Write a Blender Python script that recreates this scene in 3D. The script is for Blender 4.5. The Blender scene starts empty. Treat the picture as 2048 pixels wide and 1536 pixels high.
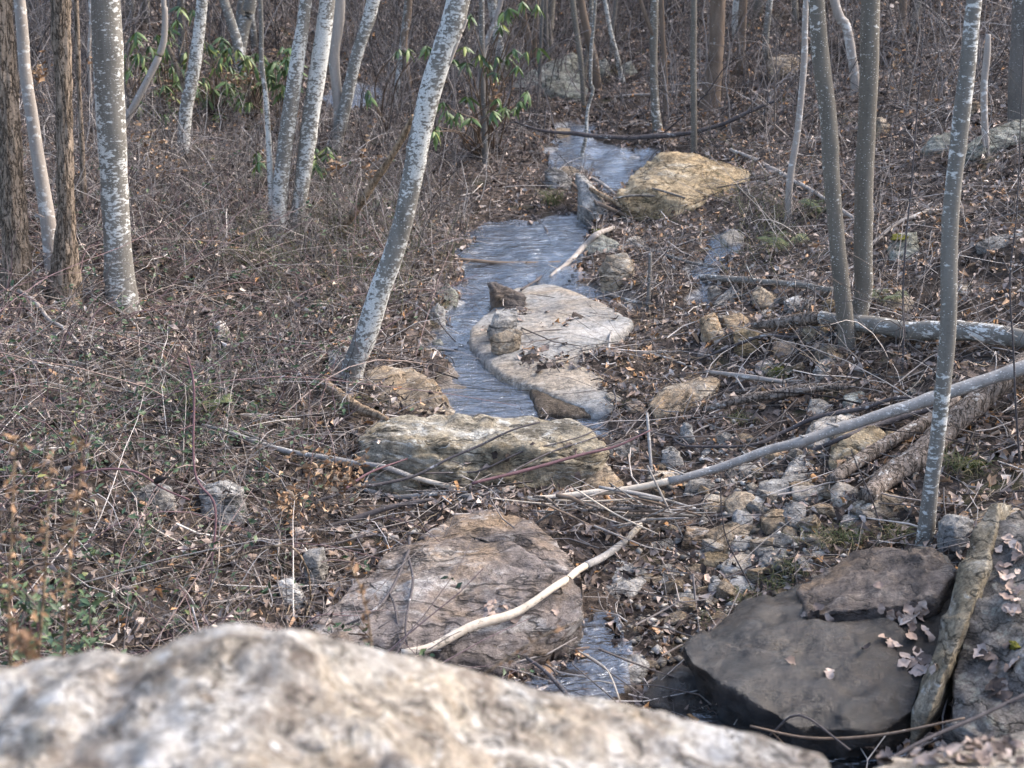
import bpy, bmesh, math, random
import numpy as np
from mathutils import Vector
from mathutils.bvhtree import BVHTree

SC = bpy.context.scene
COL = SC.collection
R = math.radians

# ------------------------------------------------------------------ camera
F = 2844.0                     # focal length in photograph pixels (2048 wide)
PITCH = R(16.0)
CAM = np.array((0.0, 0.0, 3.3))
cd = bpy.data.cameras.new('camera')
cam = bpy.data.objects.new('camera', cd)
COL.objects.link(cam)
cam.location = CAM
cam.rotation_euler = (math.pi / 2 - PITCH, 0, 0)
cd.sensor_width = 36.0
cd.lens = F / 2048 * 36.0
cd.clip_start = 0.05
cd.clip_end = 600
cd.dof.use_dof = True
cd.dof.focus_distance = 8.2
cd.dof.aperture_fstop = 4.0
SC.camera = cam

# ------------------------------------------------------------------ sky, sun, exposure
SUN_EL, SUN_AZ = R(42), R(70)          # azimuth measured clockwise from +Y (light from the right)
w = bpy.data.worlds.new('World')
SC.world = w
w.use_nodes = True
nt = w.node_tree
bg = nt.nodes['Background']
sky = nt.nodes.new('ShaderNodeTexSky')
sky.sky_type = 'NISHITA'
sky.sun_disc = False
sky.sun_elevation = SUN_EL
sky.sun_rotation = SUN_AZ
sky.air_density = 1.0
sky.dust_density = 4.0
sky.ozone_density = 1.0
nt.links.new(sky.outputs[0], bg.inputs[0])
bg.inputs[1].default_value = 0.15
sd = bpy.data.lights.new('sun', 'SUN')
sd.energy = 0.7
sd.angle = R(35)
sd.color = (1.0, 0.95, 0.89)
sun = bpy.data.objects.new('sun', sd)
COL.objects.link(sun)
_sv = Vector((math.sin(SUN_AZ) * math.cos(SUN_EL), math.cos(SUN_AZ) * math.cos(SUN_EL), math.sin(SUN_EL)))
sun.rotation_euler = _sv.to_track_quat('Z', 'Y').to_euler()
sun.location = (8, 5, 14)
SC.view_settings.view_transform = 'Standard'
SC.view_settings.look = 'None'
SC.view_settings.gamma = 1.0
SC.view_settings.exposure = 1.8
SC.render.engine = 'CYCLES'
SC.cycles.max_bounces = 6
SC.cycles.diffuse_bounces = 3
SC.cycles.glossy_bounces = 2
SC.cycles.transparent_max_bounces = 8

# ------------------------------------------------------------------ numeric helpers
rng = np.random.default_rng(7)
random.seed(7)


def _hash(i):
    i = i.astype(np.int64) & 0xffffffff
    h = (i[..., 0] * 374761393 + i[..., 1] * 668265263 + i[..., 2] * 1440662683) & 0xffffffff
    h = ((h ^ (h >> 13)) * 1274126177) & 0xffffffff
    h = ((h ^ (h >> 15)) * 2246822519) & 0xffffffff
    h ^= h >> 16
    return h / 2147483648.0 - 1.0


def vnoise(p):
    p = np.asarray(p, float)
    i = np.floor(p)
    f = p - i
    u = f * f * f * (f * (f * 6 - 15) + 10)
    out = 0
    for a in (0, 1):
        wx = u[..., 0] if a else 1 - u[..., 0]
        for b in (0, 1):
            wy = u[..., 1] if b else 1 - u[..., 1]
            for c in (0, 1):
                wz = u[..., 2] if c else 1 - u[..., 2]
                out = out + wx * wy * wz * _hash(i + np.array((a, b, c)))
    return out


def fbm(p, octv=4, gain=0.5):
    s, a = 0, 1.0
    p = np.asarray(p, float)
    for k in range(octv):
        s = s + a * vnoise(p + 17.3 * k)
        p = p * 2.03
        a *= gain
    return s


def sstep(a, b, x):
    t = np.clip((x - a) / (b - a), 0, 1)
    return t * t * (3 - 2 * t)


def softplus(x, k):
    return np.log1p(np.exp(np.clip(x / k, -40, 40))) * k


def nrm(v):
    return v / np.maximum(np.linalg.norm(v, axis=-1, keepdims=True), 1e-9)


CP, SP = math.cos(PITCH), math.sin(PITCH)


def ray(px, py):
    u, v = (px - 1024) / F, (768 - py) / F
    return np.array((u, CP + v * SP, -SP + v * CP))


def D(px, py, d):
    """the point seen at a pixel of the photograph, d metres ahead"""
    r = ray(px, py)
    return CAM + r * (d / r[1])


# ------------------------------------------------------------------ terrain
_sy = np.array((-50, 4, 5.5, 8, 9.2, 10.4, 12, 13.6, 15.2, 17, 20, 24, 30, 90.))
_sx = np.array((.4, .4, .35, .2, -.15, -.2, .0, .2, .65, 1.0, .75, .4, -.2, -.2))


def base(x, y):
    """smooth lie of the land"""
    x = np.asarray(x, float)
    y = np.asarray(y, float)
    bed = 0.08 * y + 0.07 * softplus(y - 17, 1.0) + 0.11 * softplus(y - 22, 1.2) - 0.25 * softplus(y - 28.5, 1.0)
    c = np.interp(y, _sy, _sx)
    wd = np.interp(y, (4, 8, 14, 20), (1.0, 1.05, 1.0, 1.3))
    ur = x - c - wd
    ul = c - wd - x
    z = bed + 0.36 * softplus(ur, .25) - .28 * softplus(ur - 9, 2) + 0.17 * softplus(ul, .3) - .12 * softplus(ul - 9, 2)
    z = z + .12 * np.exp(-((x + 2.6) / 1.3) ** 2 - ((y - 8.2) / 1.5) ** 2)
    e = 1 - sstep(1.6, 3.9, y)
    return z * (1 - e) + 1.62 * e


def hitfun(px, py, fn, y0=2.2, y1=70):
    r = ray(px, py)
    ys = np.concatenate((np.arange(y0, 20, .02), np.arange(20, y1, .08)))
    t = ys / r[1]
    dz = CAM[2] + r[2] * t - fn(r[0] * t, ys)
    k = np.argmax(dz < 0) if (dz < 0).any() else len(ys) - 1
    if k > 0:
        f = dz[k - 1] / (dz[k - 1] - dz[k] + 1e-9)
        yy = ys[k - 1] + f * (ys[k] - ys[k - 1])
    else:
        yy = ys[k]
    return CAM + r * (yy / r[1])


# outlines of the water, in photograph pixels, turned into plan outlines on the smooth land
WPX = {
    'pool': [(885, 680), (940, 655), (1010, 735), (1100, 770), (1235, 822), (1255, 866), (1215, 884), (1100, 850), (915, 846), (900, 810), (884, 770), (878, 710)],
    'slide': [(868, 690), (878, 640), (900, 600), (930, 562), (925, 520), (923, 496), (950, 460), (985, 440), (1060, 440), (1160, 418), (1192, 450), (1182, 482), (1145, 520), (1125, 560), (1070, 580), (1020, 590), (1010, 620), (980, 650), (945, 665), (900, 690)],
    'side_trickle': [(1120, 530), (1160, 538), (1200, 576), (1285, 598), (1295, 628), (1262, 642), (1200, 610), (1150, 588), (1105, 566)],
    'upper_run': [(1075, 300), (1105, 283), (1135, 240), (1180, 250), (1190, 275), (1240, 290), (1310, 298), (1318, 318), (1262, 340), (1244, 375), (1212, 382), (1180, 335), (1115, 335)],
    'right_channel': [(1378, 606), (1372, 560), (1404, 520), (1416, 480), (1450, 456), (1474, 490), (1444, 530), (1436, 572), (1422, 610)],
    'lower_run': [(1190, 1222), (1216, 1222), (1234, 1280), (1238, 1345), (1215, 1375), (1150, 1405), (1070, 1420), (1080, 1350), (1140, 1295)],
    'dark_pool': [(1400, 1430), (1500, 1400), (1820, 1420), (1850, 1536), (1700, 1600), (1300, 1600)],
    'far_run': [(640, 195), (690, 165), (765, 168), (760, 205), (690, 218)],
}
BEDTYPE = {'pool': .45, 'slide': 1., 'side_trickle': .45, 'upper_run': 1., 'right_channel': .9, 'lower_run': .45, 'dark_pool': .3, 'far_run': 1.}
WXY = {k: np.array([hitfun(a, b, base)[:2] for a, b in v]) for k, v in WPX.items()}


def polydist(x, y, poly):
    """signed distance in plan: positive inside"""
    x = np.asarray(x, float); y = np.asarray(y, float)
    d = np.full(x.shape, 1e9)
    ins = np.zeros(x.shape, bool)
    n = len(poly)
    for i in range(n):
        ax, ay = poly[i]; bx, by = poly[(i + 1) % n]
        vx, vy = bx - ax, by - ay
        t = np.clip(((x - ax) * vx + (y - ay) * vy) / (vx * vx + vy * vy + 1e-9), 0, 1)
        d = np.minimum(d, np.hypot(x - ax - t * vx, y - ay - t * vy))
        c = ((ay > y) != (by > y)) & (x < vx * (y - ay) / (vy if abs(vy) > 1e-9 else 1e-9) + ax)
        ins ^= c
    return np.where(ins, d, -d)


def wet(x, y):
    """mask 0..1 and bed type"""
    m = np.zeros(np.shape(x)); b = np.zeros(np.shape(x))
    for k, poly in WXY.items():
        lo, hi = poly.min(0) - .5, poly.max(0) + .5
        sel = (x > lo[0]) & (x < hi[0]) & (y > lo[1]) & (y < hi[1])
        if not np.any(sel):
            continue
        dd = polydist(x[sel], y[sel], poly)
        mm = sstep(-.08, .06, dd + .10 * fbm(np.stack((x[sel] * 3.6, y[sel] * 3.6, 0 * x[sel]), -1), 4) - .01)
        b[sel] = np.where(mm > m[sel], BEDTYPE[k], b[sel])
        m[sel] = np.maximum(m[sel], mm)
    return m, b


def ground(x, y, fine=True):
    x = np.asarray(x, float); y = np.asarray(y, float)
    sh = x.shape
    x = x.ravel(); y = y.ravel()
    m, b = wet(x, y)
    q = np.stack((x, y, 0 * x), -1)
    n = .07 * fbm(q * .9, 2) + .035 * fbm(q * 2.7 + 5, 2)
    if fine:
        n = n + .018 * fbm(q * 8 + 9, 3)
    far = sstep(14, 26, y)
    n = n * (1 + 1.5 * far)
    rock = .022 * fbm(q * np.array((3., 5., 1.)) + 3, 3)
    z = base(x, y) + n * (1 - m) + (rock - .055) * m
    return z.reshape(sh)


def at(px, py):
    return hitfun(px, py, lambda a, b: ground(a, b, False))


def gz(p):
    return float(ground(np.array([p[0]]), np.array([p[1]]), False)[0])


# ------------------------------------------------------------------ mesh helpers
def mk(name, V, quads=None, tris=None, smooth=True, attr=None):
    V = np.asarray(V, np.float32)
    me = bpy.data.meshes.new(name)
    parts, starts, off = [], [], 0
    for f, k in ((quads, 4), (tris, 3)):
        if f is not None and len(f):
            f = np.asarray(f, np.int32)
            parts.append(f.ravel()); starts.append(off + np.arange(len(f), dtype=np.int32) * k)
            off += f.size
    lp = np.concatenate(parts); st = np.concatenate(starts)
    me.vertices.add(len(V)); me.vertices.foreach_set('co', V.ravel())
    me.loops.add(len(lp)); me.loops.foreach_set('vertex_index', lp)
    me.polygons.add(len(st)); me.polygons.foreach_set('loop_start', st)
    me.update(calc_edges=True)
    me.validate()
    if smooth:
        me.polygons.foreach_set('use_smooth', np.ones(len(me.polygons), bool))
    for k, a in (attr or {}).items():
        at_ = me.attributes.new(k, 'FLOAT', 'POINT')
        at_.data.foreach_set('value', np.asarray(a, np.float32))
    return me


def put(name, me, mat, parent=None, loc=None):
    o = bpy.data.objects.new(name, me)
    COL.objects.link(o)
    if mat is not None and me is not None and len(me.materials) == 0:
        me.materials.append(mat)
    if loc is not None:
        o.location = loc
    if parent is not None:
        o.parent = parent
    return o


def tag(o, label, cat, group=None):
    o['label'] = label
    o['category'] = cat
    if group:
        o['group'] = group
    return o


def kind(o, k, label=None):
    o['kind'] = k
    if label:
        o['label'] = label
    return o


def thing(name, loc, label, cat, group=None):
    o = bpy.data.objects.new(name, None)
    COL.objects.link(o)
    o.empty_display_size = .1
    o.location = loc
    return tag(o, label, cat, group)


def tubes(P, Rad, sides=3):
    """many alike tubes at once: P (n,k,3), Rad (n,k)"""
    n, k, _ = P.shape
    T = np.empty_like(P)
    T[:, 1:-1] = P[:, 2:] - P[:, :-2]
    T[:, 0] = P[:, 1] - P[:, 0]; T[:, -1] = P[:, -1] - P[:, -2]
    T = nrm(T)
    ref = np.where(np.abs(T[..., 2:3]) > .9, np.array((1., 0, 0)), np.array((0, 0, 1.)))
    A = nrm(np.cross(T, ref)); B = np.cross(T, A)
    an = np.arange(sides) / sides * 2 * np.pi
    V = P[:, :, None] + Rad[:, :, None, None] * (np.cos(an)[:, None] * A[:, :, None] + np.sin(an)[:, None] * B[:, :, None])
    i = np.arange(n)[:, None, None] * k * sides; j = np.arange(k - 1)[None, :, None] * sides; s = np.arange(sides)[None, None]
    s2 = (s + 1) % sides
    Q = np.stack((i + j + s, i + j + s2, i + j + sides + s2, i + j + sides + s), -1).reshape(-1, 4)
    return V.reshape(-1, 3), Q


def spline(pts, n):
    """Catmull-Rom through rows of pts, n samples evenly spaced"""
    P = np.asarray(pts, float)
    if len(P) == 2:
        t = np.linspace(0, 1, n)[:, None]
        return P[0] * (1 - t) + P[1] * t
    Q = np.vstack((2 * P[0] - P[1], P, 2 * P[-1] - P[-2]))
    out = []
    for i in range(len(P) - 1):
        a, b, c, d = Q[i:i + 4]
        t = np.linspace(0, 1, 12, endpoint=False)[:, None]
        out.append(.5 * (2 * b + (c - a) * t + (2 * a - 5 * b + 4 * c - d) * t ** 2 + (3 * b - a - 3 * c + d) * t ** 3))
    out.append(P[-1:])
    S = np.vstack(out)
    L = np.concatenate(([0], np.cumsum(np.linalg.norm(np.diff(S[:, :3], axis=0), axis=1))))
    u = np.linspace(0, L[-1], n)
    return np.stack([np.interp(u, L, S[:, k]) for k in range(S.shape[1])], 1)


def tube1(pts, rad, sides=12, rough=.0, rscale=(8, 8, 2.5), cap=True, seed=0, ridge=0., ridgen=(26, 26, 5.)):
    """one limb with uneven surface and closed ends, returned as V, quads, tris"""
    P = np.asarray(pts, float)[None]
    V, Q = tubes(P, np.asarray(rad, float)[None], sides)
    if rough or ridge:
        C = np.repeat(P[0], sides, 0)
        dv = V - C
        rr = np.linalg.norm(dv, axis=1, keepdims=True)
        k = rough * fbm(V * np.array(rscale) + seed * 3.7, 3)
        if ridge:
            k = k + ridge * (np.abs(vnoise(V * np.array(ridgen) * 2 + seed)) * 1.6 + .6 * np.abs(vnoise(V * np.array(ridgen) * 4.3 + seed)) - .7)
        V = C + dv * (1 + k[:, None])
    T = np.zeros((0, 3), int)
    if cap:
        n = len(V); k = P.shape[1]
        V = np.vstack((V, P[0][0], P[0][-1]))
        s = np.arange(sides); s2 = (s + 1) % sides
        T = np.vstack((np.stack((np.full(sides, n), s2, s), 1), np.stack((np.full(sides, n + 1), (k - 1) * sides + s, (k - 1) * sides + s2), 1)))
    return V, Q, T


def join(parts):
    """[(V,Q,T)] -> one"""
    Vs, Qs, Ts, off = [], [], [], 0
    for p in parts:
        V, Q = p[0], p[1]
        T = p[2] if len(p) > 2 else np.zeros((0, 3), int)
        Vs.append(V); Qs.append(np.asarray(Q).reshape(-1, 4) + off); Ts.append(np.asarray(T).reshape(-1, 3) + off)
        off += len(V)
    return np.vstack(Vs), np.vstack(Qs), np.vstack(Ts)


# ------------------------------------------------------------------ materials
class NG:
    def __init__(self, name):
        self.m = bpy.data.materials.new(name)
        self.m.use_nodes = True
        self.t = self.m.node_tree
        self.t.nodes.clear()
        self.out = self.t.nodes.new('ShaderNodeOutputMaterial')

    def n(self, typ, ins=None, out=0, **props):
        nd = self.t.nodes.new('ShaderNode' + typ)
        for k, v in props.items():
            setattr(nd, k, v)
        for k, v in (ins or {}).items():
            if isinstance(v, bpy.types.NodeSocket):
                self.t.links.new(v, nd.inputs[k])
            else:
                s = nd.inputs[k]
                if s.type == 'RGBA' and len(v) == 3:
                    v = (*v, 1)
                s.default_value = v
        return nd.outputs[out] if out is not None else nd

    def ramp(self, fac, stops, interp='LINEAR'):
        nd = self.t.nodes.new('ShaderNodeValToRGB')
        cr = nd.color_ramp
        cr.interpolation = interp
        while len(cr.elements) < len(stops):
            cr.elements.new(.5)
        for e, (p, c) in zip(cr.elements, stops):
            e.position = p
            e.color = (*c, 1) if not isinstance(c, (int, float)) else (c, c, c, 1)
        self.t.links.new(fac, nd.inputs[0])
        return nd.outputs[0]

    def mix(self, f, a, b, mode='MIX'):
        return self.n('MixRGB', {0: f, 1: a, 2: b}, blend_type=mode)

    def math(self, op, a, b=0.0):
        return self.n('Math', {0: a, 1: b}, operation=op)

    def obj(self, scale=(1, 1, 1), rot=(0, 0, 0), jitter=True):
        c = self.n('TexCoord', out=3)
        if jitter:
            r = self.n('ObjectInfo', out=5)
            k = self.n('VectorMath', {0: c, 1: self.n('CombineXYZ', {0: self.math('MULTIPLY', r, 37.), 1: self.math('MULTIPLY', r, 91.), 2: self.math('MULTIPLY', r, 53.)})}, operation='ADD')
            c = k
        return self.n('Mapping', {0: c, 2: rot, 3: scale})

    def noise(self, vec, scale, detail=4., rough=.55, dist=0., out=0):
        return self.n('TexNoise', {'Vector': vec, 'Scale': scale, 'Detail': detail, 'Roughness': rough, 'Distortion': dist}, out)

    def bsdf(self, col, rough=.8, bump=None, spec=.3, **kw):
        ins = {'Base Color': col, 'Roughness': rough, 'Specular IOR Level': spec}
        if bump is not None:
            ins['Normal'] = bump
        ins.update(kw)
        self.t.links.new(self.n('BsdfPrincipled', ins), self.out.inputs[0])
        return self.m

    def bump(self, h, dist=.01, strength=1., normal=None):
        ins = {'Height': h, 'Distance': dist, 'Strength': strength}
        if normal is not None:
            ins['Normal'] = normal
        return self.n('Bump', ins)


def rock_mat(name, dark, mid, light, stain, stain_amt=.5, rot=(0, 0, 0), rough=.85, streak=(2.2, 3, 7), wet=0., big=1.0, lichen=0., bk=1.0, crack=1.0, warp=.17):
    g = NG(name)
    o = g.obj()
    wv = g.n('MixRGB', {0: warp, 1: o, 2: g.noise(o, 2.6 * big, 4, out=1)}, blend_type='ADD')
    m = g.n('Mapping', {0: wv, 2: rot, 3: streak})
    m2 = g.n('Mapping', {0: wv, 2: (rot[0] + .25, rot[1] - .2, rot[2] + .3), 3: (streak[0] * .7, streak[1] * .8, streak[2] * .8)})
    st = g.noise(m, 1.5 * big, 10, .68)
    fi = g.noise(o, 26, 8, .74)
    sp = g.noise(o, 110, 3, .7)
    pt = g.noise(wv, 2.1 * big, 7, .62)
    c = g.ramp(st, [(.33, dark), (.45, mid), (.54, mid), (.66, light)])
    sm = g.ramp(pt, [(.46, 0.), (.60, 1.)])
    c = g.mix(g.math('MULTIPLY', sm, stain_amt), c, g.mix(g.ramp(fi, [(.35, 0.), (.65, 1.)]), [v * .6 for v in stain], stain))
    dk = g.ramp(g.noise(wv, 3.3 * big, 8, .7), [(.50, 0.), (.64, .85)])
    c = g.mix(dk, c, dark)
    wh = g.ramp(g.noise(m2, 3.1 * big, 8, .72), [(.57, 0.), (.68, .85)])
    c = g.mix(wh, c, light)
    c = g.mix(.75, c, g.ramp(fi, [(.28, .12), (.5, .5), (.72, .9)]), 'OVERLAY')
    c = g.mix(.45, c, g.ramp(sp, [(.3, .2), (.5, .5), (.7, .85)]), 'OVERLAY')
    r1 = g.math('ABSOLUTE', g.math('SUBTRACT', g.noise(m2, 1.1 * big, 5, .55), .5))
    ck = g.ramp(r1, [(.0, 0.), (.006, .35), (.016, 1.)])
    r2 = g.math('ABSOLUTE', g.math('SUBTRACT', g.noise(m, 3.4 * big, 4, .5), .47))
    ck2 = g.ramp(r2, [(.0, .4), (.014, 1.)])
    ckm = g.math('MULTIPLY', ck, ck2)
    c = g.mix(crack, c, g.n('MapRange', {0: ckm, 3: .28, 4: 1.}), 'MULTIPLY')
    if lichen:
        lv = g.ramp(g.noise(o, 14, 4, .7), [(.55, 0.), (.63, lichen)])
        c = g.mix(lv, c, (.40, .42, .36))
    hv = g.n('HueSaturation', {'Value': g.n('MapRange', {0: g.n('ObjectInfo', out=5), 3: .82, 4: 1.18}), 'Color': c})
    rg = rough
    if wet:
        rg = g.n('MapRange', {0: pt, 1: .35, 2: .65, 3: .16, 4: .20 + .45 * (1 - wet)})
    b = g.bump(st, .05 * bk)
    b = g.bump(fi, .022 * bk, 1., b)
    b = g.bump(ckm, .012 * crack + .0001, 1., b)
    b = g.bump(sp, .004, .8, b)
    if wet:
        return g.bsdf(hv, rg, b, .45, **{'Coat Weight': .45, 'Coat Roughness': .16, 'Coat Normal': g.bump(fi, .03, 1., g.bump(st, .05))})
    return g.bsdf(hv, rg, b, .25)


def bark_mat(name, base1, base2, lich, amount, scale=34., horiz=2.2, dots=0., furrow=False, streakv=6.):
    g = NG(name)
    o = g.obj()
    z1 = g.n('Mapping', {0: o, 3: (1, 1, .16)})
    z2 = g.n('Mapping', {0: o, 3: (1, 1, horiz)})
    vs = g.noise(z1, streakv * 3, 5, .65)
    c = g.ramp(vs, [(.3, base1), (.7, base2)])
    c = g.mix(.35, c, g.ramp(g.noise(z2, 55, 4, .6), [(.3, base1), (.7, base2)]))
    h = vs
    if furrow:
        fz = g.n('Mapping', {0: o, 3: (1, 1, .22)})
        cr_ = g.math('ABSOLUTE', g.math('SUBTRACT', g.noise(fz, 26, 4, .6, .4), .5))
        cm_ = g.ramp(cr_, [(.0, .22), (.045, 1.)])
        cr2 = g.math('ABSOLUTE', g.math('SUBTRACT', g.noise(g.n('Mapping', {0: o, 3: (1, 1, .7)}), 30, 3, .5), .5))
        cm_ = g.math('MULTIPLY', cm_, g.ramp(cr2, [(.0, .45), (.02, 1.)]))
        c = g.mix(1., c, cm_, 'MULTIPLY')
        h = g.math('ADD', vs, cm_)
    if amount > 0:
        big = g.noise(z1, 5, 3, .6)
        pat = g.noise(z2, scale, 4, .58)
        pat2 = g.noise(z2, scale * .42, 4, .6)
        s = g.math('ADD', g.math('MULTIPLY', big, .55), g.math('ADD', g.math('MULTIPLY', pat, .55), g.math('MULTIPLY', pat2, .45)))
        lo = .895 - .13 * amount
        mk_ = g.math('MULTIPLY', g.ramp(s, [(lo, 0.), (lo + .05, 1.)]), g.ramp(g.noise(o, 130, 3, .7), [(.3, .45), (.55, 1.)]))
        lc = g.mix(.6, lich, g.ramp(g.noise(o, 120, 2), [(.3, .35), (.7, .75)]), 'OVERLAY')
        c = g.mix(mk_, c, lc)
    if dots > 0:
        v = g.n('TexVoronoi', {'Vector': z2, 'Scale': 62., 'Randomness': 1.}, None, feature='F1')
        near = g.ramp(v.outputs['Distance'], [(.16, 1.), (.24, 0.)])
        rv = g.n('SeparateColor', {0: v.outputs['Color']})
        keep = g.ramp(rv, [(1 - dots, 0.), (1 - dots + .02, 1.)])
        c = g.mix(g.math('MULTIPLY', near, keep), c, lich)
    b = g.bump(h, .01 if furrow else .004, 1.)
    b = g.bump(g.noise(z2, 60, 3), .002, .8, b)
    return g.bsdf(c, .88, b, .2)


def attr_mat(name, stops, rough=.75, bump=True, spec=.25, trans=False):
    g = NG(name)
    r = g.n('Attribute', attribute_name='rnd', out=2)
    c = g.ramp(r, stops)
    o = g.obj(jitter=False)
    c = g.mix(.35, c, g.ramp(g.noise(o, 60, 3), [(.3, .2), (.7, .85)]), 'OVERLAY')
    g.bsdf(c, rough, None, spec)
    return g.m


M = {}
M['ground'] = None
g = NG('forest_floor')
o = g.n('TexCoord', out=3)
v = g.n('TexVoronoi', {'Vector': g.n('MixRGB', {0: .25, 1: o, 2: g.noise(o, 9, 3, out=1)}, blend_type='ADD'), 'Scale': 24.}, None)
sepc = g.n('SeparateColor', {0: v.outputs['Color']})
lc = g.ramp(sepc, [(0, (.016, .012, .010)), (.4, (.045, .034, .028)), (.65, (.13, .10, .085)), (.8, (.06, .044, .035)), (1, (.28, .22, .19))])
soil = g.ramp(g.noise(o, 14, 7, .7), [(.3, (.014, .011, .009)), (.7, (.055, .043, .034))])
gc = g.mix(g.ramp(g.noise(o, 1.3, 5), [(.35, .3), (.6, .9)]), soil, lc)
mossm = g.ramp(g.noise(o, 1.9, 5, .65), [(.6, 0.), (.7, .55)])
gc = g.mix(mossm, gc, g.ramp(g.noise(o, 40, 3), [(.3, (.03, .035, .012)), (.7, (.085, .09, .03))]))
bed = g.n('Attribute', attribute_name='bed', out=2)
rk = g.ramp(g.noise(g.n('Mapping', {0: o, 2: (0, 0, .5), 3: (2.2, 7, 3)}), 3, 7, .65), [(.34, (.03, .032, .036)), (.45, (.16, .165, .175)), (.56, (.33, .335, .345)), (.72, (.5, .5, .5))])
silt = g.ramp(g.noise(o, 11, 7, .7), [(.32, (.06, .052, .046)), (.7, (.26, .225, .195))])
bedc = g.mix(g.ramp(bed, [(.6, 0.), (.8, 1.)]), silt, rk)
gc = g.mix(g.ramp(g.n('Attribute', attribute_name='wet', out=2), [(.3, 0.), (.6, 1.)]), gc, bedc)
bm_ = g.bump(g.noise(o, 18, 6, .7), .02)
bm_ = g.bump(v.outputs['Distance'], .012, .7, bm_)
M['ground'] = g.bsdf(gc, .85, bm_, .2)

M['pale'] = rock_mat('pale_schist', (.19, .17, .15), (.45, .415, .37), (.62, .59, .55), (.50, .40, .28), .55, (R(8), 0, R(25)), big=.8)
M['slab'] = rock_mat('smooth_pale_schist', (.19, .185, .18), (.33, .325, .31), (.45, .43, .40), (.44, .35, .25), .7, (R(8), 0, R(35)), streak=(1.4, 4.5, 3), big=.55, bk=.3, crack=.35)
M['streaky'] = rock_mat('streaked_schist', (.11, .095, .072), (.35, .315, .25), (.68, .67, .62), (.34, .265, .155), .6, (R(14), R(4), 0), streak=(1.6, 3, 10))
M['brown'] = rock_mat('brown_schist', (.09, .077, .073), (.28, .24, .22), (.62, .59, .56), (.43, .28, .14), .6, (R(18), R(-24), R(15)), streak=(1.8, 3, 9), big=.8)
M['ochre'] = rock_mat('ochre_schist', (.12, .092, .058), (.36, .285, .185), (.52, .47, .38), (.42, .295, .155), .55, (R(10), R(-6), 0))
M['tan'] = rock_mat('tan_schist', (.14, .11, .08), (.41, .335, .25), (.62, .57, .49), (.48, .32, .17), .6, (R(30), R(12), 0))
M['grey'] = rock_mat('grey_schist', (.12, .115, .11), (.34, .33, .315), (.56, .55, .53), (.38, .32, .24), .45, (R(25), R(20), 0))
M['green'] = rock_mat('lichened_schist', (.10, .105, .085), (.25, .25, .22), (.42, .43, .39), (.23, .215, .14), .4, (R(10), R(10), 0), lichen=.6)
M['wetrock'] = rock_mat('wet_schist', (.007, .006, .005), (.020, .016, .013), (.05, .045, .04), (.045, .028, .014), .55, (R(5), R(5), R(20)), wet=.9, bk=.6, crack=.12)
M['dampslab'] = rock_mat('damp_schist', (.035, .028, .026), (.125, .102, .09), (.27, .23, .20), (.28, .185, .10), .5, (R(5), R(5), R(20)), rough=.42, crack=.5)
M['fore'] = rock_mat('near_schist', (.22, .18, .15), (.57, .54, .50), (.86, .85, .83), (.54, .41, .26), .5, (R(12), R(8), R(10)), streak=(3.2, 4.5, 6), big=2.4)
M['lichengrey'] = rock_mat('dark_lichened_schist', (.05, .047, .045), (.16, .15, .142), (.32, .31, .295), (.24, .19, .13), .4, (R(15), R(10), 0), lichen=.35)
M['white'] = rock_mat('quartz', (.5, .48, .46), (.7, .69, .67), (.85, .85, .84), (.6, .53, .45), .2)
M['gravel'] = rock_mat('wet_gravel', (.05, .04, .032), (.14, .112, .085), (.32, .27, .22), (.15, .11, .075), .3, streak=(30, 30, 30))

M['lichen_bark'] = bark_mat('lichened_bark', (.11, .102, .09), (.24, .225, .20), (.56, .56, .53), .92, 40, 1.7, dots=.35)
M['lichen_bark2'] = bark_mat('patchy_lichened_bark', (.12, .11, .095), (.235, .22, .195), (.60, .60, .57), .66, 30, 2.2, dots=.4)
M['dot_bark'] = bark_mat('speckled_bark', (.10, .09, .076), (.205, .185, .155), (.58, .57, .53), .08, 30, 1.8, dots=.55)
M['furrow_bark'] = bark_mat('furrowed_bark', (.13, .098, .072), (.40, .32, .25), (.3, .3, .3), 0, furrow=True, streakv=9)
M['pale_bark'] = bark_mat('pale_smooth_bark', (.24, .21, .185), (.42, .38, .345), (.6, .58, .55), .25, 20, 1.5)
M['brown_bark'] = bark_mat('brown_bark', (.10, .072, .052), (.24, .185, .145), (.4, .38, .35), .1, 30, 1.5)
M['grey_bark'] = bark_mat('grey_bark', (.085, .078, .07), (.19, .175, .16), (.45, .45, .43), .35, 36, 1.8, dots=.2)
M['dead_wood'] = bark_mat('weathered_wood', (.12, .095, .078), (.36, .30, .255), (.5, .48, .45), .15, furrow=True, streakv=11)
M['peeled'] = bark_mat('peeled_wood', (.42, .35, .27), (.68, .60, .50), (.2, .18, .15), .05, dots=.12)
M['tan_wood'] = bark_mat('splintered_wood', (.22, .15, .095), (.5, .38, .26), (.5, .48, .45), 0, furrow=True, streakv=11)
M['dark_twig'] = bark_mat('dark_twig_bark', (.045, .04, .042), (.13, .115, .115), (.4, .4, .4), .1, dots=.15)
M['purple_cane'] = bark_mat('purple_cane_bark', (.09, .05, .055), (.2, .12, .13), (.4, .4, .4), 0)
M['silver_twig'] = bark_mat('silver_branch_bark', (.17, .16, .15), (.36, .345, .33), (.62, .61, .58), .25, dots=.5)

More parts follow.
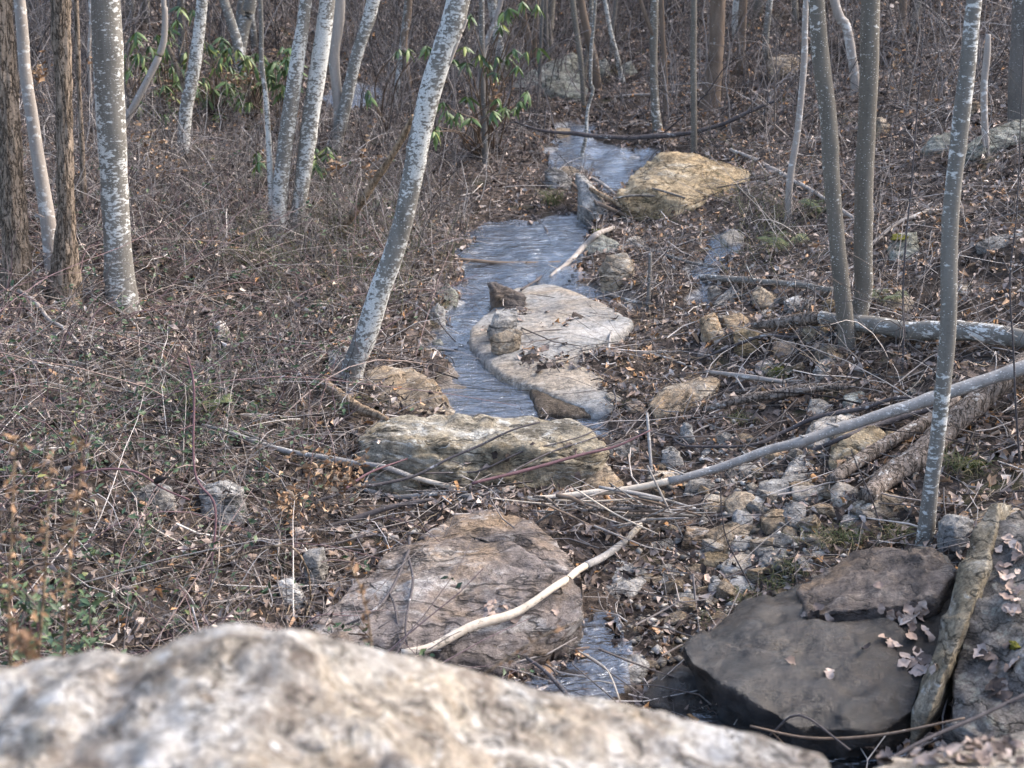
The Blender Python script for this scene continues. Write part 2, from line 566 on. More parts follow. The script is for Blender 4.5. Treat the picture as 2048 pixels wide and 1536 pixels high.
M['litter'] = attr_mat('dead_leaf', [(0, (.028, .021, .018)), (.25, (.085, .064, .055)), (.42, (.22, .168, .142)), (.6, (.42, .335, .285)), (.76, (.28, .23, .21)), (.93, (.64, .55, .48)), (1, (.40, .22, .10))])
M['dry_orange'] = attr_mat('dry_orange_leaf', [(0, (.12, .07, .042)), (.5, (.29, .175, .10)), (1, (.5, .37, .25))])
M['pale_leaf'] = attr_mat('pale_dead_leaf', [(0, (.27, .19, .15)), (.5, (.44, .34, .28)), (1, (.58, .49, .42))])
M['twig'] = attr_mat('dead_twig', [(0, (.03, .025, .024)), (.35, (.085, .072, .067)), (.6, (.20, .175, .162)), (.85, (.38, .345, .32)), (1, (.58, .53, .49))])
M['farbrush'] = attr_mat('far_twig', [(0, (.04, .034, .033)), (.45, (.11, .097, .094)), (1, (.33, .30, .285))])
M['cane'] = attr_mat('bramble_cane', [(0, (.08, .05, .052)), (.5, (.19, .125, .128)), (.8, (.28, .21, .19)), (1, (.38, .32, .27))])
M['ivy'] = attr_mat('honeysuckle_leaf', [(0, (.025, .045, .02)), (.5, (.055, .095, .045)), (.85, (.10, .14, .06)), (1, (.2, .2, .06))], rough=.5, spec=.4)
M['rhodo'] = attr_mat('rhododendron_leaf', [(0, (.045, .08, .03)), (.5, (.10, .165, .05)), (.85, (.16, .22, .065)), (1, (.28, .28, .07))], rough=.45, spec=.45)
M['fern'] = attr_mat('fern_leaf', [(0, (.03, .045, .02)), (.6, (.07, .09, .038)), (1, (.15, .15, .06))], rough=.6)
M['grass'] = attr_mat('grass_blade', [(0, (.05, .075, .03)), (.5, (.10, .12, .05)), (1, (.27, .22, .13))], rough=.6)
M['straw'] = attr_mat('straw', [(0, (.16, .12, .08)), (.6, (.33, .26, .18)), (1, (.45, .38, .28))])
M['pebble'] = attr_mat('pebble', [(0, (.07, .06, .05)), (.4, (.19, .175, .155)), (.75, (.33, .305, .27)), (1, (.5, .47, .43))], rough=.8)
g = NG('moss')
o = g.obj()
M['moss'] = g.bsdf(g.ramp(g.noise(o, 30, 5, .7), [(.3, (.045, .05, .012)), (.7, (.17, .16, .035))]), .95, g.bump(g.noise(o, 70, 4), .015), .1)

g = NG('stream_water')
o = g.n('TexCoord', out=3)
rp = g.noise(g.n('Mapping', {0: o, 2: (0, 0, R(25)), 3: (7, 20, 7)}), 1.5, 4, .6, .8)
rp2 = g.noise(g.n('Mapping', {0: o, 2: (0, 0, R(-15)), 3: (3, 7, 3)}), 1.7, 4, .55, .5)
nb = g.bump(rp2, .045, 1.)
nb = g.bump(rp, .009, 1., nb)
fr = g.n('Fresnel', {0: 1.8, 1: nb})
gl = g.n('BsdfGlossy', {'Color': (.90, .95, 1.), 'Roughness': .10, 'Normal': nb})
tr = g.n('BsdfTransparent', {0: (.95, .94, .93, 1)})
fr2 = g.n('Math', {0: g.math('MULTIPLY', fr, 1.65), 1: .07}, operation='ADD', use_clamp=True)
g.t.links.new(g.n('MixShader', {0: fr2, 1: tr, 2: gl}), g.out.inputs[0])
M['water'] = g.m

# ------------------------------------------------------------------ the forest floor
def axis(segs):
    out = []
    for a, b, s in segs:
        out.append(np.arange(a, b, s))
    return np.concatenate(out)


gx = axis([(-120, -30, 10), (-30, -12, .8), (-12, -5, .16), (-5, 5, .055), (5, 12, .16), (12, 30, .8), (30, 121, 10)])
gy = axis([(-60, -4, 8), (-4, 3, .2), (3, 14, .055), (14, 26, .11), (26, 45, .35), (45, 90, 3), (90, 300, 15)])
XX, YY = np.meshgrid(gx, gy)
ZZ = ground(XX, YY)
wm, wb = wet(XX.ravel(), YY.ravel())
nx_, ny_ = len(gx), len(gy)
ii = (np.arange(ny_ - 1)[:, None] * nx_ + np.arange(nx_ - 1)[None]).ravel()
gq = np.stack((ii, ii + 1, ii + nx_ + 1, ii + nx_), 1)
gme = mk('ground', np.stack((XX, YY, ZZ), -1).reshape(-1, 3), gq, attr={'wet': wm, 'bed': wb})
ground_obj = kind(put('ground', gme, M['ground']), 'structure', 'leaf covered forest floor of the ravine')

# ------------------------------------------------------------------ rocks
SURF = []      # (bvh) surfaces that leaves and branches can lie on
DG = None


def hull_bm(pts):
    bm = bmesh.new()
    for p in pts:
        bm.verts.new(p)
    bm.verts.ensure_lookup_table()
    r = bmesh.ops.convex_hull(bm, input=bm.verts, use_existing_faces=False)
    junk = [e for e in r['geom_interior'] if isinstance(e, bmesh.types.BMVert)] + [e for e in r['geom_unused'] if isinstance(e, bmesh.types.BMVert)]
    bmesh.ops.delete(bm, geom=list(set(junk)), context='VERTS')
    return bm


def remesh(me, voxel):
    ob = bpy.data.objects.new('tmp', me)
    COL.objects.link(ob)
    md = ob.modifiers.new('r', 'REMESH')
    md.mode = 'VOXEL'
    md.voxel_size = voxel
    dg = bpy.context.evaluated_depsgraph_get()
    out = bpy.data.meshes.new_from_object(ob.evaluated_get(dg))
    bpy.data.objects.remove(ob)
    bpy.data.meshes.remove(me)
    return out


def smooth_np(me, V, it):
    n = len(V)
    E = np.empty(len(me.edges) * 2, np.int32)
    me.edges.foreach_get('vertices', E)
    E = E.reshape(-1, 2)
    deg = np.bincount(E.ravel(), minlength=n)[:, None]
    for _ in range(it):
        S = np.stack([np.bincount(E[:, 0], V[E[:, 1], k], n) + np.bincount(E[:, 1], V[E[:, 0], k], n) for k in range(3)], 1)
        V = V * .5 + .5 * S / np.maximum(deg, 1)
    return V


def rock(name, hulls, mat, label, cat='boulder', voxel=None, amp=None, strata=(0.15, 0.35, 1.0), layers=9., smooth=2, group=None, seed=None, surf=True, lump=1.):
    """union of hulls, re-meshed, then broken up by layered relief"""
    allp = np.vstack(hulls)
    lo, hi = allp.min(0), allp.max(0)
    size = float(np.linalg.norm(hi - lo))
    loc = np.array(((lo[0] + hi[0]) / 2, (lo[1] + hi[1]) / 2, lo[2]))
    big = bmesh.new()
    for h in hulls:
        b = hull_bm(np.asarray(h) - loc)
        tmp = bpy.data.meshes.new('t')
        b.to_mesh(tmp); b.free()
        big.from_mesh(tmp)
        bpy.data.meshes.remove(tmp)
    me = bpy.data.meshes.new(name)
    big.to_mesh(me); big.free()
    me = remesh(me, voxel or max(.006, size / 46))
    n = len(me.vertices)
    V = np.empty(n * 3, np.float32); me.vertices.foreach_get('co', V); V = V.reshape(-1, 3).astype(float)
    V = smooth_np(me, V, smooth)
    me.vertices.foreach_set('co', V.astype(np.float32).ravel()); me.update()
    Nn = np.empty(n * 3, np.float32); me.vertex_normals.foreach_get('vector', Nn); Nn = Nn.reshape(-1, 3)
    a = amp if amp is not None else size * .022
    sd_ = (seed if seed is not None else random.random() * 100)
    q = V / size
    ax = np.array(strata) / np.linalg.norm(strata)
    t = (V @ ax) / size * layers + 1.1 * fbm(q * 3 + sd_, 3)
    saw = (t - np.floor(t))
    lay = np.where(saw < .9, saw / .9, (1 - saw) / .1)
    lay = lay * (0.4 + .6 * sstep(-.3, .3, vnoise(q * 4 + sd_ + 9)))
    disp = a * (1.2 * lump * fbm(q * 4 + sd_, 4, .55) + 1.15 * (lay - .5) + .6 * lump * np.abs(fbm(q * 13 + sd_, 4)) - .25)
    V = V + Nn * disp[:, None]
    me.vertices.foreach_set('co', V.astype(np.float32).ravel())
    me.polygons.foreach_set('use_smooth', np.ones(len(me.polygons), bool))
    me.update()
    o = put(name, me, mat, loc=loc)
    tag(o, label, cat, group)
    if surf:
        P = np.empty(len(me.loops), np.int32); me.loops.foreach_get('vertex_index', P)
        polys = [tuple(p.vertices) for p in me.polygons]
        SURF.append((BVHTree.FromPolygons([tuple(v) for v in (V + loc)], polys), o))
    return o


def hit(px, py, rocks_only=False, ymin=3.2):
    """nearest thing seen at a pixel: returns (point, normal)"""
    r = ray(px, py); r = r / np.linalg.norm(r)
    best = None
    for b, _ in SURF:
        l, n, i, dist = b.ray_cast(Vector(CAM), Vector(r))
        if l is not None and l.y > ymin and (best is None or dist < best[2]):
            best = (np.array(l), np.array(n), dist)
    g_ = at(px, py)
    dg_ = np.linalg.norm(g_ - CAM)
    if best is None or (dg_ < best[2] and not rocks_only):
        return g_, np.array((0, 0, 1.))
    return best[0], best[1]


def outline_rock(name, outl, mat, label, lean=.6, bulge=.16, thick=None, cat='boulder', group=None, base_py=None, d0=None, seed=0, up=0., **kw):
    """a boulder whose outline in the photograph is known, standing on the ground at its lowest row, with a front, a back and a buried foot"""
    O = np.array(outl, float)
    by = O[:, 1].max() if base_py is None else base_py
    cx, cy = O.mean(0)
    d = d0 or (at(cx, by)[1])
    rr = np.random.default_rng(seed + int(cx * 7 + cy))
    wpx = O[:, 0].max() - O[:, 0].min()
    hpx = O[:, 1].max() - O[:, 1].min()
    wm_ = wpx / F * d
    th = thick if thick is not None else max(.5 * wm_, hpx / F * d * 1.1)
    pts = []
    for x, y in O:
        dd = d + .18 * th + lean * (by - y) / F * d * 1.6
        pts.append(D(x, y, dd))
    k = max(5, len(O) // 2)
    for j in range(k):          # front face points
        an = 2 * np.pi * (j + .5 * rr.random()) / k
        x = cx + math.cos(an) * wpx * .5 * (.45 + .2 * rr.random())
        y = cy + math.sin(an) * hpx * .5 * (.45 + .25 * rr.random())
        dd = d + .18 * th + lean * (by - y) / F * d * 1.6 - bulge * th * (.6 + .6 * rr.random())
        pts.append(D(x, y, dd))
    P = np.array(pts)
    C = P.mean(0)
    back = C + (P[:len(O)] - C) * .78
    back[:, 1] += th * .8
    back[:, 2] -= .12 * th
    foot = P[:len(O)].copy()
    foot[:, 2] = np.minimum(foot[:, 2], P[:, 2].min()) - .03 - .1 * th
    foot = foot.mean(0) + (foot - foot.mean(0)) * .9
    kw.setdefault('voxel', max(.006, wm_ / 25)); kw.setdefault('smooth', 1); kw.setdefault('lump', .55)
    return rock(name, [np.vstack((P, back, foot))], mat, label, cat, group=group, seed=seed + 3, **kw)


def gpt(px, py, h):
    return hitfun(px, py, lambda a, b: base(a, b) + h)


def down(P, z):
    Q = np.array(P, float).copy(); Q[:, 2] -= z
    return Q


# --- the big pale slab in the stream
sl_out = [(1026, 572), (1077, 569), (1118, 569), (1145, 583), (1190, 603), (1231, 617), (1271, 638), (1252, 656), (1212, 672), (1186, 706), (1202, 735), (1213, 776), (1231, 803), (1234, 829), (1180, 822), (1128, 788), (1060, 768), (999, 747), (966, 718), (938, 686), (936, 655), (958, 630)]
top = np.array([gpt(a, b, .09 if (a > 1140 and b < 680) else .022) for a, b in sl_out])
mid1 = np.array([gpt(a, b, h) for a, b, h in [(1070, 585, .07), (1120, 590, .085), (1180, 630, .105), (1120, 640, .105), (1060, 640, .09), (1010, 660, .07), (1020, 700, .07), (1090, 690, .095), (1140, 700, .09), (960, 668, .04)]])
h1 = np.vstack((top[:10], top[16:], mid1, down(top[:10], .3), down(top[16:], .3)))
mid2 = np.array([gpt(a, b, h) for a, b, h in [(1090, 690, .095), (1140, 700, .09), (1100, 735, .08), (1150, 760, .07), (1190, 790, .055), (1040, 720, .06)]])
h2 = np.vstack((top[9:18], mid2, down(top[9:18], .3)))
rock('flat_rock', [h1, h2], M['slab'], 'broad pale smooth rock slab sloping beside the stream pool', 'rock slab', voxel=.024, amp=.012, layers=4, smooth=4, strata=(.5, .9, .6))

# --- middle boulder lying across the stream
h = [D(*p) for p in [(740, 850, 7.9), (800, 840, 7.95), (870, 834, 7.98), (950, 829, 8.0), (1050, 827, 8.0), (1130, 831, 7.95), (1165, 848, 7.85),
                     (706, 872, 7.55), (730, 893, 7.42), (850, 888, 7.4), (1000, 893, 7.35), (1120, 900, 7.35), (1196, 884, 7.55), (1218, 907, 7.5),
                     (710, 905, 7.42), (725, 940, 7.38), (800, 978, 7.27), (930, 1000, 7.22), (1090, 990, 7.25), (1165, 965, 7.33), (1202, 940, 7.42)]]
h = np.array(h)
rock('boulder', [np.vstack((h, down(h[:7], .5), down(h[14:], .12)))], M['streaky'], 'long flat topped boulder with white streaks across the stream below the pool', voxel=.016, amp=.036, layers=8, strata=(.05, .25, 1), seed=4, smooth=1)

# --- big boulder in the centre foreground: a front lobe and a rear lobe
fr_ = np.array([D(*p) for p in [(612, 1252, 5.55), (642, 1213, 5.7), (700, 1160, 5.95), (762, 1112, 6.2), (830, 1072, 6.4), (905, 1060, 6.5), (960, 1064, 6.4), (1040, 1088, 6.25), (1110, 1132, 6.1), (1165, 1160, 5.95),
                                  (1178, 1190, 5.85), (1168, 1225, 5.75), (1135, 1272, 5.62), (1095, 1312, 5.55), (1050, 1338, 5.5), (980, 1330, 5.5), (880, 1300, 5.55), (760, 1290, 5.45), (660, 1285, 5.4),
                                  (900, 1230, 5.65), (780, 1200, 5.75), (1040, 1200, 5.75), (950, 1120, 6.05)]])
re_ = np.array([D(*p) for p in [(830, 1074, 6.55), (900, 1030, 6.7), (958, 1012, 6.8), (1012, 1017, 6.8), (1068, 1036, 6.7), (1112, 1072, 6.5), (1150, 1112, 6.3), (1170, 1155, 6.1), (960, 1050, 6.55), (1060, 1080, 6.4)]])
rock('boulder', [np.vstack((fr_, down(fr_[:10], .45), down(fr_[10:19], .05))), np.vstack((re_, down(re_, .5), re_ + np.array((0, .2, -.4))))], M['brown'],
     'large rounded purple brown boulder in the centre with a peeled branch across it', voxel=.015, amp=.03, layers=6, strata=(-.35, .5, 1), seed=11, smooth=2)

# --- dark wet slab, lower right
ts = np.array([D(*p) for p in [(1354, 1285, 5.45), (1384, 1270, 5.6), (1468, 1226, 5.8), (1601, 1168, 6.0), (1676, 1127, 6.1), (1717, 1103, 6.15), (1792, 1096, 6.05), (1861, 1098, 5.9), (1917, 1141, 5.7), (1900, 1250, 5.3), (1862, 1340, 5.05), (1837, 1418, 4.9), (1758, 1468, 4.8), (1587, 1455, 4.85), (1492, 1396, 5.0), (1437, 1364, 5.1), (1382, 1327, 5.25)]])
ld = np.array([D(*p) for p in [(1590, 1168, 5.82), (1676, 1124, 5.95), (1717, 1099, 6.0), (1792, 1091, 5.9), (1861, 1093, 5.78), (1915, 1138, 5.55), (1885, 1185, 5.36), (1800, 1206, 5.36), (1700, 1216, 5.42), (1610, 1224, 5.5)]])
dm = np.array([D(*p) for p in [(1560, 1260, 5.46), (1680, 1230, 5.58), (1500, 1300, 5.28), (1640, 1340, 5.12), (1780, 1300, 5.18), (1720, 1400, 4.92), (1590, 1400, 4.98)]])
rock('flat_rock', [np.vstack((ts, dm, down(ts, .26) + np.array((.06, .05, 0))))], M['wetrock'], 'large dark wet flat slab in the lower right with dead leaves on it', 'rock slab', voxel=.015, amp=.03, layers=4, strata=(.35, .5, 1), seed=21, smooth=2, lump=1.)
rock('flat_rock', [np.vstack((ld, down(ld, .12)))], M['dampslab'], 'dry brown upper ledge resting on the back of the dark wet slab', 'rock slab', voxel=.018, amp=.016, layers=7, strata=(.2, .3, 1), seed=22)

# --- upright slab and dark boulder on the right edge
us = np.array([D(*p) for p in [(1977, 1003, 5.75), (1999, 1003, 5.7), (1943, 1062, 5.6), (1915, 1146, 5.45), (1881, 1268, 5.15), (1850, 1345, 4.98), (1822, 1425, 4.85), (1992, 1062, 5.5), (1972, 1138, 5.3), (1945, 1224, 5.1), (1914, 1302, 4.95), (1890, 1345, 4.85), (1860, 1430, 4.75)]])
rock('flat_rock', [np.vstack((us, us + np.array((.16, .25, -.1)), down(us[4:7], .2)))], M['streaky'], 'tall tan slab leaning like a plank against the grey boulder on the right', 'rock slab', voxel=.014, amp=.014, layers=6, strata=(1., .2, .35), seed=31, lump=.3, smooth=1)
db = np.array([D(*p) for p in [(1996, 1030, 5.65), (2060, 1000, 5.7), (2150, 985, 5.8), (1978, 1140, 5.35), (1946, 1224, 5.15), (1916, 1302, 5.0), (1890, 1350, 4.9), (1880, 1440, 4.75), (1960, 1470, 4.6), (2160, 1470, 4.6), (2160, 1200, 5.0), (2060, 1330, 4.85), (2040, 1180, 5.2)]])
rock('boulder', [np.vstack((db, down(db[1:3], .5), down(db[7:], .3), db[1:3] + np.array((.2, .5, -.5))))], M['lichengrey'], 'grey leaf strewn boulder cut by the right edge of the picture', voxel=.02, amp=.03, layers=7, seed=33)
t28 = np.array([D(*p) for p in [(1835, 1096, 6.4), (1880, 1055, 6.5), (1960, 993, 6.6), (2048, 956, 6.7), (2140, 925, 6.8), (2140, 1010, 6.3), (1990, 1030, 6.2), (1940, 1070, 6.15), (1890, 1115, 6.2)]])
rock('boulder', [np.vstack((t28, down(t28, .3), t28[:5] + np.array((.05, .3, -.25))))], M['tan'], 'smooth tan sloping boulder behind the leaning slab on the right', voxel=.02, amp=.012, layers=4, seed=35)
outline_rock('stone', [(1888, 1052), (1915, 1032), (1950, 1040), (1945, 1075), (1932, 1105), (1914, 1120), (1888, 1106)], M['grey'], 'rough grey block wedged between tan boulder and leaning slab', d0=6.0, cat='stone', lean=.3)

# --- foreground rock, out of focus
fx = np.array([-420, -150, 0, 60, 140, 181, 222, 256, 297, 342, 410, 478, 540, 581, 642, 700, 760, 850, 905, 1000, 1130, 1250, 1350, 1500, 1600, 1700, 1780])
fy = np.array([1390, 1350, 1336, 1326, 1318, 1308, 1305, 1317, 1305, 1286, 1276, 1269, 1266, 1264, 1282, 1285, 1298, 1308, 1326, 1362, 1388, 1402, 1428, 1464, 1498, 1534, 1580])
us_ = np.linspace(-400, 1760, 190)
ys_ = np.interp(us_, fx, fy)
tt = np.linspace(0, 1, 70)
FV = []
for t in tt:
    # t: 0 far foot, .25 the crest seen against the stream bed, 1 the near foot below the lens
    for u_, y_ in zip(us_, ys_):
        dr = 2.0 - .10 * math.sin(u_ / 260.)
        c0 = D(u_, y_, dr)
        if t < .25:
            s = t / .25
            p = c0 + np.array((0, (1 - s) ** 1.3 * .42, -(1 - s) ** 2.2 * 1.0))
        else:
            s = (t - .25) / .75
            p = c0 + np.array((0, -s * 1.05, .03 * s - .0 * s - .75 * max(0, s - .55) ** 1.5 / .3))
        FV.append(p)
FV = np.array(FV)
endf = np.abs(np.tile(us_, len(tt)) - 680) / 1080
FV[:, 2] -= .8 * sstep(.9, 1.0, endf)
nv = fbm(FV * 3.1, 4) * .035 + .022 * fbm(FV * np.array((9., 14, 11)), 4) - .012
crest = np.repeat(1 - .75 * np.exp(-((tt - .25) / .05) ** 2), len(us_))
FV[:, 2] += nv * crest
k_ = len(us_)
ii = (np.arange(len(tt) - 1)[:, None] * k_ + np.arange(k_ - 1)[None]).ravel()
fq = np.stack((ii, ii + k_, ii + k_ + 1, ii + 1), 1)
floc = np.array((0, 1.7, 1.6))
fme = mk('boulder', FV - floc, fq)
fore = tag(put('boulder', fme, M['fore'], loc=floc), 'pale out of focus boulder filling the bottom edge of the picture', 'boulder')
rock('stone', [D(545, 1505, 1.66) + np.random.default_rng(3).normal(size=(30, 3)) * .0065 + np.array((0, 0, .004))], M['white'], 'round white pebble lying on the blurred foreground boulder', 'stone', voxel=.003, amp=.0006, surf=False)
br = np.array([D(*p) for p in [(1660, 1560, 2.5), (1750, 1506, 2.7), (1850, 1490, 2.8), (1950, 1474, 2.85), (2070, 1452, 2.9), (2200, 1440, 3.0), (1700, 1640, 2.3), (2200, 1640, 2.3), (1950, 1540, 2.55)]])
rock('boulder', [np.vstack((br, down(br, .7)))], M['pale'], 'blurred leaf littered rock in the bottom right corner', voxel=.02, amp=.02, seed=41)

